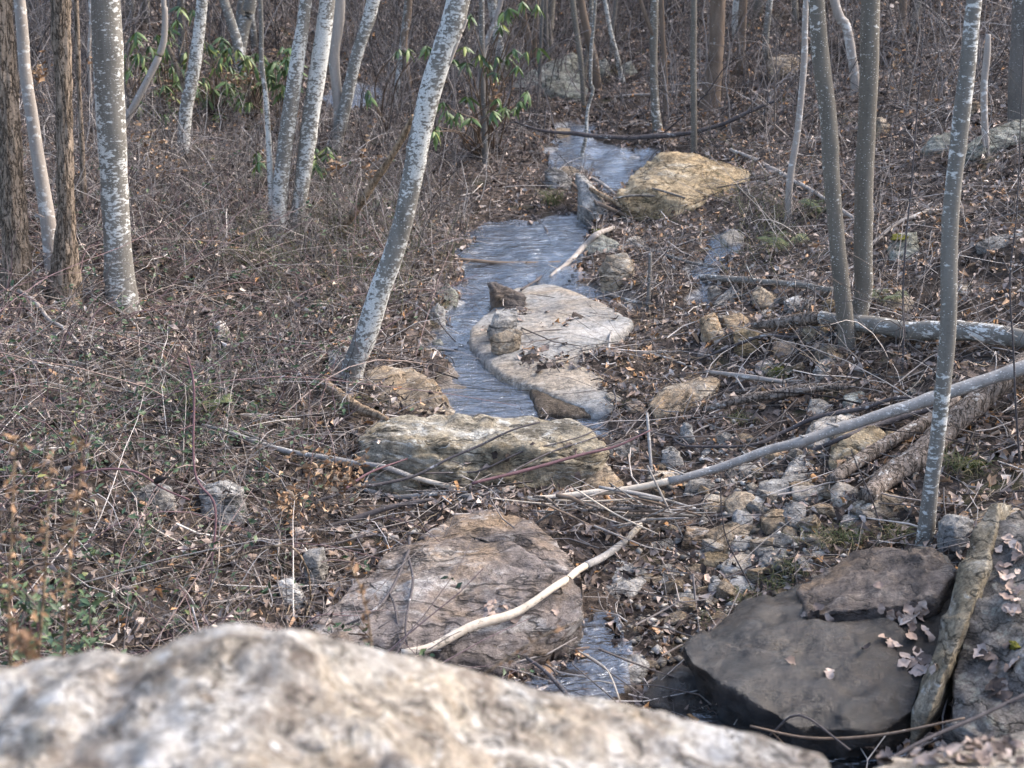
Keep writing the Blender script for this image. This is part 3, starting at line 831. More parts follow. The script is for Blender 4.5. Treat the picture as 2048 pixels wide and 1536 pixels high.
# --- boulders whose outline can be read
OUT = [
    ('boulder', [(725, 746), (768, 730), (830, 733), (882, 775), (905, 808), (917, 832), (850, 842), (780, 838), (733, 802)], 'tan', 'low tan boulder at the left of the pool by the leaning birch', dict(lean=1.3, bulge=.3)),
    ('boulder', [(1230, 378), (1264, 338), (1314, 309), (1355, 305), (1422, 313), (1481, 328), (1507, 346), (1511, 373), (1495, 389), (1452, 398), (1393, 415), (1349, 436), (1322, 427), (1246, 415), (1228, 396)], 'ochre', 'big ochre yellow boulder upstream beside the water', dict(lean=.9, bulge=.25, voxel=.03)),
    ('boulder', [(1195, 540), (1216, 511), (1252, 507), (1268, 528), (1278, 572), (1264, 594), (1232, 588), (1207, 560)], 'tan', 'upright orange tan boulder among driftwood right of the slide', dict(lean=.3)),
    ('flat_rock', [(1168, 488), (1196, 462), (1225, 478), (1255, 501), (1235, 512), (1173, 507)], 'green', 'mossy layered slab above the upright orange boulder', dict(lean=.8)),
    ('stone', [(1402, 637), (1431, 622), (1455, 677), (1431, 694), (1405, 665)], 'tan', 'pale plank shaped block standing on end near the split log', dict(lean=.5)),
    ('boulder', [(1444, 634), (1478, 625), (1500, 637), (1503, 660), (1470, 668), (1452, 655)], 'tan', 'tan boulder tucked behind the plank shaped block', dict(lean=.8)),
    ('boulder', [(1466, 664), (1491, 653), (1533, 673), (1541, 702), (1519, 713), (1478, 706), (1467, 688)], 'ochre', 'rounded brown boulder below the splintered log end', dict(lean=.6)),
    ('stone', [(1504, 586), (1522, 572), (1557, 598), (1554, 617), (1526, 624), (1508, 604)], 'tan', 'angular tan block under the lichened birch branch', dict(lean=.5)),
    ('flat_rock', [(1425, 607), (1474, 567), (1490, 589), (1470, 604), (1445, 612)], 'grey', 'grey tilted flat slab beside the right water channel', dict(lean=1.0)),
    ('stone', [(1566, 601), (1597, 591), (1632, 601), (1624, 622), (1578, 621)], 'grey', 'wide grey stone between tan block and twin trunks', dict(lean=.8)),
    ('stone', [(1644, 604), (1662, 597), (1676, 602), (1678, 625), (1650, 626)], 'ochre', 'ochre stone touching the left twin trunk', dict(lean=.4)),
    ('stone', [(1414, 574), (1432, 570), (1449, 582), (1444, 594), (1425, 598)], 'pale', 'small pale stone at the tip of the birch branch', dict(lean=.4)),
    ('stone', [(1626, 748), (1640, 720), (1675, 713), (1668, 738), (1650, 756), (1632, 768)], 'pale', 'pale yellowish stone left of the twin trunk base', dict(lean=.6)),
    ('boulder', [(1297, 810), (1323, 778), (1388, 760), (1417, 754), (1443, 761), (1428, 794), (1391, 820), (1353, 833), (1308, 836)], 'tan', 'greenish tan boulder right of the pool outlet', dict(lean=1.0, bulge=.25)),
    ('stone', [(1246, 806), (1279, 800), (1302, 819), (1289, 830), (1256, 822)], 'brown', 'reddish brown block between pale slab and greenish boulder', dict(lean=.7)),
    ('boulder', [(1657, 925), (1668, 896), (1690, 868), (1758, 850), (1777, 869), (1769, 891), (1717, 926), (1672, 943)], 'ochre', 'orange boulder under the long fallen pole', dict(lean=.6)),
    ('boulder', [(1606, 888), (1621, 845), (1690, 826), (1740, 832), (1745, 860), (1690, 880), (1650, 900)], 'pale', 'pale grey boulder behind the long fallen pole', dict(lean=.9)),
    ('flat_rock', [(1205, 1170), (1233, 1111), (1264, 1121), (1310, 1146), (1268, 1192), (1220, 1233), (1208, 1206)], 'grey', 'diamond shaped grey slab right of the central boulder', dict(lean=1.1, bulge=.12)),
    ('stone', [(1222, 1354), (1239, 1308), (1277, 1304), (1300, 1327), (1296, 1345), (1277, 1382), (1235, 1372)], 'grey', 'pale crusted stone in the trickle at the bottom', dict(lean=1.0)),
    ('boulder', [(1280, 1398), (1318, 1354), (1365, 1338), (1440, 1368), (1500, 1420), (1480, 1458), (1350, 1450), (1290, 1425)], 'wetrock', 'black wet rock between crusted stone and dark slab', dict(lean=.9)),
    ('stone', [(1296, 1308), (1312, 1295), (1335, 1298), (1345, 1310), (1320, 1318)], 'pale', 'pale stone in wet gravel beside the dark slab tip', dict(lean=1.)),
    ('stone', [(1297, 1248), (1315, 1240), (1345, 1243), (1346, 1254), (1310, 1258)], 'grey', 'flat grey stone among leaves near the slab tip', dict(lean=1.)),
    ('boulder', [(265, 1268), (290, 1240), (320, 1231), (345, 1233), (393, 1247), (415, 1268), (420, 1285), (280, 1290)], 'brown', 'brown rock rising just behind the blurred foreground boulder', dict(lean=.8)),
    ('stone', [(418, 1276), (436, 1257), (452, 1262), (460, 1280), (430, 1288)], 'brown', 'small rust coloured rock beside the brown rock at lower left', dict(lean=.8)),
    ('boulder', [(398, 978), (440, 960), (484, 985), (491, 1038), (470, 1060), (405, 1060)], 'grey', 'grey boulder half hidden by brambles on the left bank', dict(lean=.4)),
    ('boulder', [(262, 985), (300, 968), (340, 978), (352, 1020), (280, 1036)], 'grey', 'grey rock buried in brambles farthest left', dict(lean=.5)),
    ('flat_rock', [(553, 1163), (582, 1158), (613, 1208), (596, 1218), (563, 1203)], 'grey', 'thin grey slab left of the central boulder', dict(lean=.5)),
    ('boulder', [(606, 1105), (643, 1101), (652, 1170), (632, 1190), (610, 1165)], 'grey', 'grey upright rock behind canes left of central boulder', dict(lean=.4)),
    ('stone', [(431, 645), (440, 641), (463, 678), (450, 690), (436, 686)], 'pale', 'small upright pale stone on the left leaf slope', dict(lean=.3)),
    ('boulder', [(655, 705), (690, 690), (705, 715), (700, 745), (660, 745)], 'grey', 'grey rock at the foot of the leaning birch', dict(lean=.5)),
    ('stone', [(856, 625), (875, 606), (890, 620), (892, 655), (866, 668)], 'grey', 'grey rock at the left edge of the water slide', dict(lean=.4)),
    ('stone', [(864, 684), (880, 676), (888, 690), (880, 708), (868, 705)], 'green', 'small greenish rock at the head of the pool', dict(lean=.4)),
    ('flat_rock', [(872, 585), (895, 568), (918, 590), (912, 616), (885, 612)], 'green', 'wet sloping ledge left of the water slide', dict(lean=.8)),
    ('boulder', [(1012, 180), (1040, 152), (1080, 130), (1148, 102), (1172, 126), (1178, 170), (1120, 178), (1060, 180)], 'green', 'long dark lichened outcrop on the far slope', dict(lean=.9, bulge=.2)),
    ('boulder', [(1082, 170), (1096, 148), (1135, 140), (1165, 150), (1178, 180), (1172, 207), (1120, 200), (1090, 190)], 'green', 'rounded mossy boulder in front of the far outcrop', dict(lean=.6)),
    ('boulder', [(1241, 128), (1262, 121), (1276, 145), (1262, 156), (1246, 154)], 'green', 'small mossy rock right of the far outcrop', dict(lean=.5)),
    ('boulder', [(1194, 122), (1212, 116), (1222, 130), (1212, 160), (1198, 158)], 'green', 'dark rock between thin trunks on the far slope', dict(lean=.4)),
    ('boulder', [(1532, 118), (1570, 108), (1622, 108), (1624, 152), (1580, 158), (1540, 150)], 'tan', 'tan boulder high on the right hillside', dict(lean=.6)),
    ('stone', [(1752, 236), (1764, 230), (1781, 250), (1775, 268), (1756, 274)], 'tan', 'tan rock right of the twin trunks on the hillside', dict(lean=.4)),
    ('stone', [(1935, 208), (1955, 200), (1965, 215), (1955, 236), (1938, 230)], 'tan', 'tan rock behind the right birch on the slope', dict(lean=.4)),
    ('flat_rock', [(1925, 298), (1990, 262), (2060, 230), (2070, 262), (1985, 300), (1935, 318)], 'green', 'mossy ledge at the right edge of the hillside', dict(lean=.6)),
    ('boulder', [(1845, 300), (1870, 270), (1905, 262), (1912, 290), (1880, 310)], 'green', 'mossy rock left of the right hillside ledge', dict(lean=.6)),
    ('flat_rock', [(1950, 490), (1985, 470), (2050, 462), (2060, 490), (1990, 506)], 'grey', 'flat grey stones ledge at the right edge midway up', dict(lean=.8)),
    ('boulder', [(1780, 500), (1800, 465), (1835, 462), (1840, 500), (1815, 525), (1785, 525)], 'green', 'mossy rock right of the twin trunks', dict(lean=.5)),
    ('boulder', [(1088, 340), (1104, 334), (1126, 340), (1147, 358), (1141, 381), (1105, 381)], 'grey', 'grey rock in the leafy bank above the slide', dict(lean=.5)),
    ('flat_rock', [(1150, 346), (1166, 346), (1200, 398), (1224, 448), (1203, 454), (1174, 414)], 'grey', 'long narrow grey ledge leading down to the slide', dict(lean=.7)),
    ('flat_rock', [(1209, 788), (1222, 784), (1253, 800), (1245, 807), (1215, 797)], 'pale', 'thin pale slab end lying by the pool outlet', dict(lean=.8)),
    ('stone', [(1228, 655), (1236, 650), (1253, 654), (1246, 661), (1232, 661)], 'white', 'small white stone at the right tip of the pale slab', dict(lean=.8)),
    ('boulder', [(1160, 978), (1180, 936), (1215, 929), (1250, 964), (1248, 988), (1200, 992)], 'tan', 'tan rock under the twigs right of the streaked boulder', dict(lean=.6)),
    ('stone', [(1205, 915), (1225, 886), (1258, 882), (1282, 900), (1268, 918), (1230, 925)], 'grey', 'grey rock under crossing twigs beside the pool outlet', dict(lean=.7)),
    ('flat_rock', [(975, 566), (990, 565), (1012, 577), (1053, 594), (1055, 620), (1030, 621), (1009, 600)], 'dampslab', 'dark brown wedge of rock beside the slide', dict(lean=.5, bulge=.05)),
    ('stone', [(990, 622), (1034, 615), (1037, 636), (1019, 659), (981, 671), (972, 660)], 'grey', 'grey slanted block perched on the pale slab', dict(lean=.5)),
    ('stone', [(980, 674), (1022, 657), (1045, 663), (1030, 678), (993, 697), (980, 686)], 'tan', 'brown block in front of the grey slanted block', dict(lean=.5)),
    ('stone', [(590, 744), (600, 740), (603, 752), (600, 762), (590, 758)], 'white', 'bright white chip on the left leaf slope', dict(lean=.2)),
    ('stone', [(955, 812), (966, 804), (974, 810), (968, 818), (958, 818)], 'brown', 'small brown stone poking out of the pool', dict(lean=.4)),
    ('stone', [(1360, 860), (1370, 845), (1385, 850), (1392, 885), (1372, 890)], 'grey', 'upright grey shard below the greenish boulder', dict(lean=.2)),
    ('stone', [(1322, 905), (1345, 893), (1362, 905), (1370, 930), (1340, 940), (1325, 925)], 'grey', 'grey stone at the left end of the rubble', dict(lean=.5)),
]
for k, (nm, ol, mt, lb, kw) in enumerate(OUT):
    kw = dict(kw)
    if lb.startswith(('grey slanted', 'brown block in')):
        kw['d0'] = gpt(np.mean([p[0] for p in ol]), max(p[1] for p in ol), .11)[1]
    outline_rock(nm, ol, M[mt], lb, seed=k * 5 + 1, cat={'boulder': 'boulder', 'stone': 'stone', 'flat_rock': 'rock slab'}[nm], **kw)

# --- rubble: stones one can pick out, by the box they fill in the picture
RUB = [(1605, 934, 46, 40, 'grey', 'blocky grey rubble stone under the fallen pole'), (1596, 956, 60, 36, 'grey', 'long grey rubble stone tilted like a log'),
       (1553, 980, 64, 36, 'grey', 'broad grey rubble stone with a flat face'), (1628, 988, 78, 28, 'pale', 'long pale flat rubble slab below the orange boulder'),
       (1690, 990, 48, 44, 'pale', 'pale veined round rubble stone next to the weathered logs'), (1766, 1012, 108, 46, 'tan', 'tan wedge shaped slab below the weathered logs'),
       (1486, 1012, 62, 46, 'tan', 'tan face rubble stone in the middle of the rubble'), (1486, 1040, 36, 34, 'grey', 'dark triangular rubble stone below the tan face stone'),
       (1555, 1044, 54, 42, 'tan', 'layered brown rubble stone leaning on the dark grey one'), (1590, 1032, 40, 48, 'grey', 'steep dark grey rubble stone'),
       (1583, 1062, 34, 24, 'grey', 'small grey rubble stone beside the square pale one'), (1618, 1058, 32, 34, 'pale', 'square pale rubble stone with a clean edge'),
       (1482, 1072, 124, 42, 'tan', 'widest brown flat slab of the rubble'), (1496, 1088, 62, 30, 'grey', 'blue grey angular stone on the wide brown slab'),
       (1485, 1128, 76, 36, 'pale', 'pale flat stone low in the rubble'), (1478, 1172, 56, 34, 'grey', 'light grey wedge stone near the dark slab edge'),
       (1562, 1120, 76, 40, 'grey', 'dark grey stone above the grass tufts'), (1428, 1118, 52, 26, 'ochre', 'ochre streaked stone left of the pale flat one'),
       (1398, 1080, 62, 40, 'brown', 'brown flat rock at the left of the rubble'), (1388, 1140, 40, 24, 'tan', 'tan stone among leaves at the rubble foot'),
       (1432, 1178, 26, 40, 'grey', 'upright slim grey stone standing in the gravel'), (1360, 1212, 40, 20, 'pale', 'pale flake stone in the leaf gravel'),
       (1432, 1006, 52, 30, 'tan', 'tan block left of the rubble face stone'), (1404, 975, 60, 30, 'grey', 'grey stone under the peeled end of the pole'),
       (1520, 1010, 40, 30, 'pale', 'white chip leaning in the rubble'), (1640, 1020, 44, 24, 'tan', 'tan stone beside the flat pale slab'),
       (1700, 1040, 36, 22, 'grey', 'grey stone in the moss by the grass'), (1640, 1104, 30, 18, 'pale', 'pale stone in the grass by the slab ledge'),
       (1330, 960, 60, 30, 'tan', 'tan stone beside upright lichened stick'), (1450, 900, 40, 26, 'grey', 'grey cobble above the pole'),
       (1420, 905, 30, 24, 'pale', 'pale cobble above the pole'), (1490, 880, 34, 22, 'tan', 'tan cobble by the weathered split log'),
       (1550, 905, 36, 20, 'tan', 'tan cobble touching the pole'), (1500, 940, 40, 22, 'grey', 'grey cobble just under the pole'),
       (1820, 1020, 40, 30, 'tan', 'tan stone at the foot of the right birch'), (1790, 880, 30, 30, 'ochre', 'ochre stone above the weathered log'),
       (1716, 800, 50, 30, 'green', 'greenish stone half buried above the fallen pole'), (1640, 815, 44, 28, 'pale', 'pale stone above the dark curved branch'),
       (1570, 700, 40, 30, 'brown', 'brown stone under the broken log'), (1640, 668, 60, 36, 'ochre', 'ochre rock in the shade under the split log'),
       (1540, 735, 50, 26, 'brown', 'brown stone beside a patch of green moss'), (1420, 705, 44, 24, 'brown', 'brown stone below the plank shaped block'),
       (1800, 610, 60, 30, 'tan', 'tan stone behind the brush right of twin trunks'), (1930, 575, 24, 30, 'tan', 'tan stone on the leaf slope right of the birch'),
       (1465, 480, 40, 40, 'pale', 'pale stone beside the white riffle of the right channel'), (1270, 482, 30, 18, 'pale', 'pale stone above the driftwood'),
       (1135, 345, 40, 22, 'tan', 'tan stone in the bank by the upper run'), (1120, 268, 36, 22, 'tan', 'tan stone in the upper run'),
       (1260, 430, 30, 22, 'tan', 'tan stone below the ochre boulder'), (820, 815, 30, 20, 'tan', 'tan stone beside low tan boulder')]
for k, (cx, cy, ww, hh, mt, lb) in enumerate(RUB):
    rr = np.random.default_rng(900 + k)
    n_ = rr.integers(6, 9)
    an = np.sort(rr.random(n_) * .6 + np.arange(n_)) / n_ * 2 * np.pi + rr.random() * 6
    q = np.stack((np.cos(an), np.sin(an)), 1) * (.82 + .3 * rr.random((n_, 1)))
    q = (q - (q.max(0) + q.min(0)) / 2) / ((q.max(0) - q.min(0)) / 2)
    ol = np.stack((cx + q[:, 0] * ww * .6, cy + q[:, 1] * hh * .6), 1)
    outline_rock('stone', ol, M[mt], lb, lean=.5 + .5 * rr.random(), cat='stone', group='rubble stones', seed=k * 3, amp=ww / F * 7 * .03, layers=3, smooth=0)

# --- small loose stones that look alike
bases = []
for k in range(9):
    rr = np.random.default_rng(60 + k)
    p = rr.normal(size=(22, 3)); p = nrm(p); p = np.sign(p) * np.abs(p) ** .62
    p = p * (.8 + .3 * rr.random((22, 1))) * np.array((.42, .33, .19 + .08 * rr.random()))
    bm = hull_bm(p)
    me = bpy.data.meshes.new('stone'); bm.to_mesh(me); bm.free()
    bases.append(me)
MATS = ['grey', 'pale', 'tan', 'tan']
for me in list(bases):
    me.materials.append(M['grey'])
variants = []
for k, me in enumerate(bases):
    for mt in MATS:
        c = me.copy(); c.materials.clear(); c.materials.append(M[mt]); variants.append(c)
zones = [((1300, 870), (1690, 1250), 125, (.045, .16)), ((1260, 1180), (1420, 1330), 18, (.03, .07)), ((1560, 640), (1690, 760), 10, (.05, .12)),
         ((700, 1010), (800, 1070), 12, (.025, .055)), ((1380, 560), (1680, 720), 22, (.05, .16)), ((1700, 740), (1850, 1060), 14, (.04, .12))]
LAND = [(cx, cy, lb) for cx, cy, _, _, _, lb in RUB] + [(np.mean([p[0] for p in ol]), np.mean([p[1] for p in ol]), lb) for _, ol, _, lb, _ in OUT]
MATW = {'grey': 'grey', 'pale': 'pale', 'tan': 'tan'}


def beside(px, py, what, land, maxw=16):
    """name a small thing by the nearest landmark and the side it lies on"""
    d_ = [math.hypot(px - a, py - b) for a, b, _ in land]
    for i in np.argsort(d_):
        a, b, lb = land[i]
        dx, dy = px - a, py - b
        side = ('right of' if dx > 0 else 'left of') if abs(dx) > abs(dy) else ('below' if dy > 0 else 'above')
        out = f'{what} just {side} the {lb}'
        if len(out.split()) <= maxw:
            return out
    return what + ' on the bank'


for (a, b), (c, d_), n_, (s0, s1) in zones:
    for k in range(n_):
        px = a + (c - a) * rng.random(); py = b + (d_ - b) * rng.random()
        p = at(px, py)
        s = s0 + (s1 - s0) * rng.random() ** 1.9
        vi = rng.integers(len(variants))
        o = put('stone', variants[vi], None, loc=p + np.array((0, 0, s * .04)))
        o.scale = (s * (1 + .8 * rng.random()), s * (1 + .5 * rng.random()), s * (.8 + .7 * rng.random()))
        o.rotation_euler = (rng.normal() * .3, rng.normal() * .3, rng.random() * 6.28)
        what = ('tiny ' if s < .06 else 'small ' if s < .1 else 'fist sized ') + MATW[MATS[vi % 4]] + ' stone'
        tag(o, beside(px, py, what, LAND), 'stone', 'small loose stones')

# ------------------------------------------------------------------ water
def water(name, key, label, lift=.0):
    poly = WXY[key]
    lo, hi = poly.min(0) - .1, poly.max(0) + .1
    st = .03 if hi[1] < 16 else .07
    xs, ys = np.meshgrid(np.arange(lo[0], hi[0] + st, st), np.arange(lo[1], hi[1] + st, st))
    ins = polydist(xs, ys, poly) > -.07
    q = np.stack((xs, ys, 0 * xs), -1)
    flow = {'slide': .016, 'upper_run': .03, 'right_channel': .03}.get(key, .003)
    z = base(xs, ys) - .028 + lift + flow * fbm(q * np.array((5., 3.4, 1.)), 3)
    idx = np.arange(xs.size).reshape(xs.shape)
    ok = ins[:-1, :-1] & ins[1:, :-1] & ins[:-1, 1:] & ins[1:, 1:]
    Q = np.stack((idx[:-1, :-1][ok], idx[:-1, 1:][ok], idx[1:, 1:][ok], idx[1:, :-1][ok]), 1)
    used = np.unique(Q); remap = np.full(xs.size, -1); remap[used] = np.arange(len(used))
    V = np.stack((xs, ys, z), -1).reshape(-1, 3)[used]
    o = put(name, mk(name, V, remap[Q]), M['water'])
    return kind(o, 'structure', label)


water('stream_water', 'pool', 'shallow rippled pool below the slide')
water('stream_water', 'slide', 'thin water sliding over grey bedrock', .012)
water('stream_water', 'side_trickle', 'dark trickle behind the pale slab')
water('stream_water', 'upper_run', 'upper run of water by the ochre boulder', .015)
water('stream_water', 'right_channel', 'narrow right hand channel of water', .015)
water('stream_water', 'lower_run', 'dark trickle at the bottom of the picture')
water('stream_water', 'dark_pool', 'dark pool under the wet slab')
water('stream_water', 'far_run', 'far glimpse of water behind the trunks', .02)
gb = np.array([gpt(a, b, h_) for a, b, h_ in [(1058, 770, .0), (1075, 828, -.005), (1165, 828, -.005), (1235, 832, -.01), (1130, 790, .01), (1100, 805, .02), (1150, 815, .015)]])
kind(rock('gravel_bar', [np.vstack((gb, down(gb, .12)))], M['gravel'], 'wedge of wet brown gravel between pool and pale slab', 'gravel', voxel=.014, amp=.006), 'stuff')

# ------------------------------------------------------------------ trees
def crown_mesh(P, Rad, z0, seed, nl=7, L=1.6):
    """bare limbs with side twigs on the part of a trunk above z0"""
    rr = np.random.default_rng(seed)
    idx = np.where(P[:, 2] > z0)[0]
    if len(idx) < 4:
        return None
    parts = []
    for j in range(nl):
        i = idx[int(len(idx) * (.1 + .88 * j / nl))]
        az = rr.random() * 6.28
        l = L * (.6 + .7 * rr.random())
        dirv = np.array((math.cos(az), math.sin(az), .7 + .6 * rr.random()))
        t = np.linspace(0, 1, 9)[:, None]
        bend = rr.normal(size=3) * .25
        pts = P[i] + l * (dirv * t + bend * t ** 2)
        rd = Rad[i] * .42 * (1 - .85 * t[:, 0]) + .002
        parts.append(tube1(pts, rd, 6))
        n = 8
        k = rr.integers(2, 9, n)
        d2 = nrm(dirv + rr.normal(size=(n, 3)) * .8) * (l * .45 * rr.random((n, 1)) + .1)
        s = np.linspace(0, 1, 5)[None, :, None]
        PP = pts[k][:, None] + d2[:, None] * s + rr.normal(size=(n, 1, 3)) * .1 * s ** 2
        V, Q = tubes(PP, (rd[k] * .5)[:, None] * (1 - .8 * s[0, :, 0])[None] + .0012, 3)
        parts.append((V, Q))
    return join(parts)


def tree(name, pts, mat, label, cat='tree', extend=5.0, group=None, sides=16, rough=.05, ridge=0., flare=1.25, d=None, dtop=None, crown=True, seed=0, stump=False, lim=None):
    """pts: (px, py, width px) from the foot upwards, all in one upright plane at the depth of the foot"""
    foot = at(pts[0][0], pts[0][1])
    d0 = d or foot[1]
    d1 = dtop or d0
    C = []
    n = len(pts)
    for j, (x, y, wd) in enumerate(pts):
        dd = d0 + (d1 - d0) * j / max(1, n - 1)
        C.append(np.append(D(x, y, dd), wd / F * dd / 2))
    C = np.array(C)
    foot0 = C[0].copy(); foot0[2] -= .12; foot0[3] *= flare; foot0[:2] += (C[0] - C[1])[:2] * .2
    C = np.vstack((foot0, C))
    if not stump and extend > 0:
        dv = C[-1, :3] - C[-2, :3]
        if len(C) > 3:
            dv = C[-1, :3] - C[-3, :3]
        dv = dv / np.linalg.norm(dv)
        dv = nrm(dv + np.array((0, 0, .25)))
        for k in (1, 2, 3):
            C = np.vstack((C, np.append(C[-1, :3] + dv * extend / 3, C[-1, 3] * .78)))
    L = np.linalg.norm(np.diff(C[:, :3], axis=0), axis=1).sum()
    m = int(np.clip(L / max(.03, C[1, 3] * .45), 14, 220))
    S = spline(C, m)
    P, rad = S[:, :3], np.maximum(S[:, 3], .002)
    hgt = P[:, 2] - P[0, 2]
    rad = rad * (1 + .35 * np.exp(-hgt / (rad[0] * 2.2 + .01)) * (flare - 1) * 2)
    loc = P[0] + np.array((0, 0, .1))
    t = thing(name, loc, label, cat, group)
    V, Q, T = tube1(P - loc, rad, sides, rough, seed=seed, ridge=ridge)
    if sides >= 16:
        rk = np.random.default_rng(seed + 800)
        nb_ = len(P) * sides
        axis_ = np.repeat(P - loc, sides, 0)
        for _ in range(10):
            i = rk.integers(4, len(P) - 1)
            c = V[i * sides + rk.integers(sides)]
            dd = np.linalg.norm((V[:nb_] - c) * np.array((1, 1, .8)), axis=1)
            r0 = rad[i]
            V[:nb_] += (V[:nb_] - axis_) * ((.10 + .12 * rk.random()) * np.exp(-(dd / (r0 * .45)) ** 2) - .10 * np.exp(-(dd / (r0 * .16)) ** 2))[:, None]
    put('trunk', mk('trunk', V, Q, T), mat, t)
    if not stump and crown:
        ztop = 3.3 - .0 * d0 + .35
        cm = crown_mesh(P - loc, rad, ztop - loc[2], seed + 5, L=.5 + rad[len(rad) // 2] * 14)
        if cm is not None:
            put('branches', mk('branches', *cm), mat, t)
    if lim:
        for lp, lm in lim:
            c2 = np.array([np.append(D(x, y, d0 - .02), wd / F * d0 / 2) for x, y, wd in lp])
            S2 = spline(c2, 16)
            V, Q, T = tube1(S2[:, :3] - loc, np.maximum(S2[:, 3], .0015), 8, .08, seed=seed)
            put('limb', mk('limb', V, Q, T), M[lm], t)
    return t


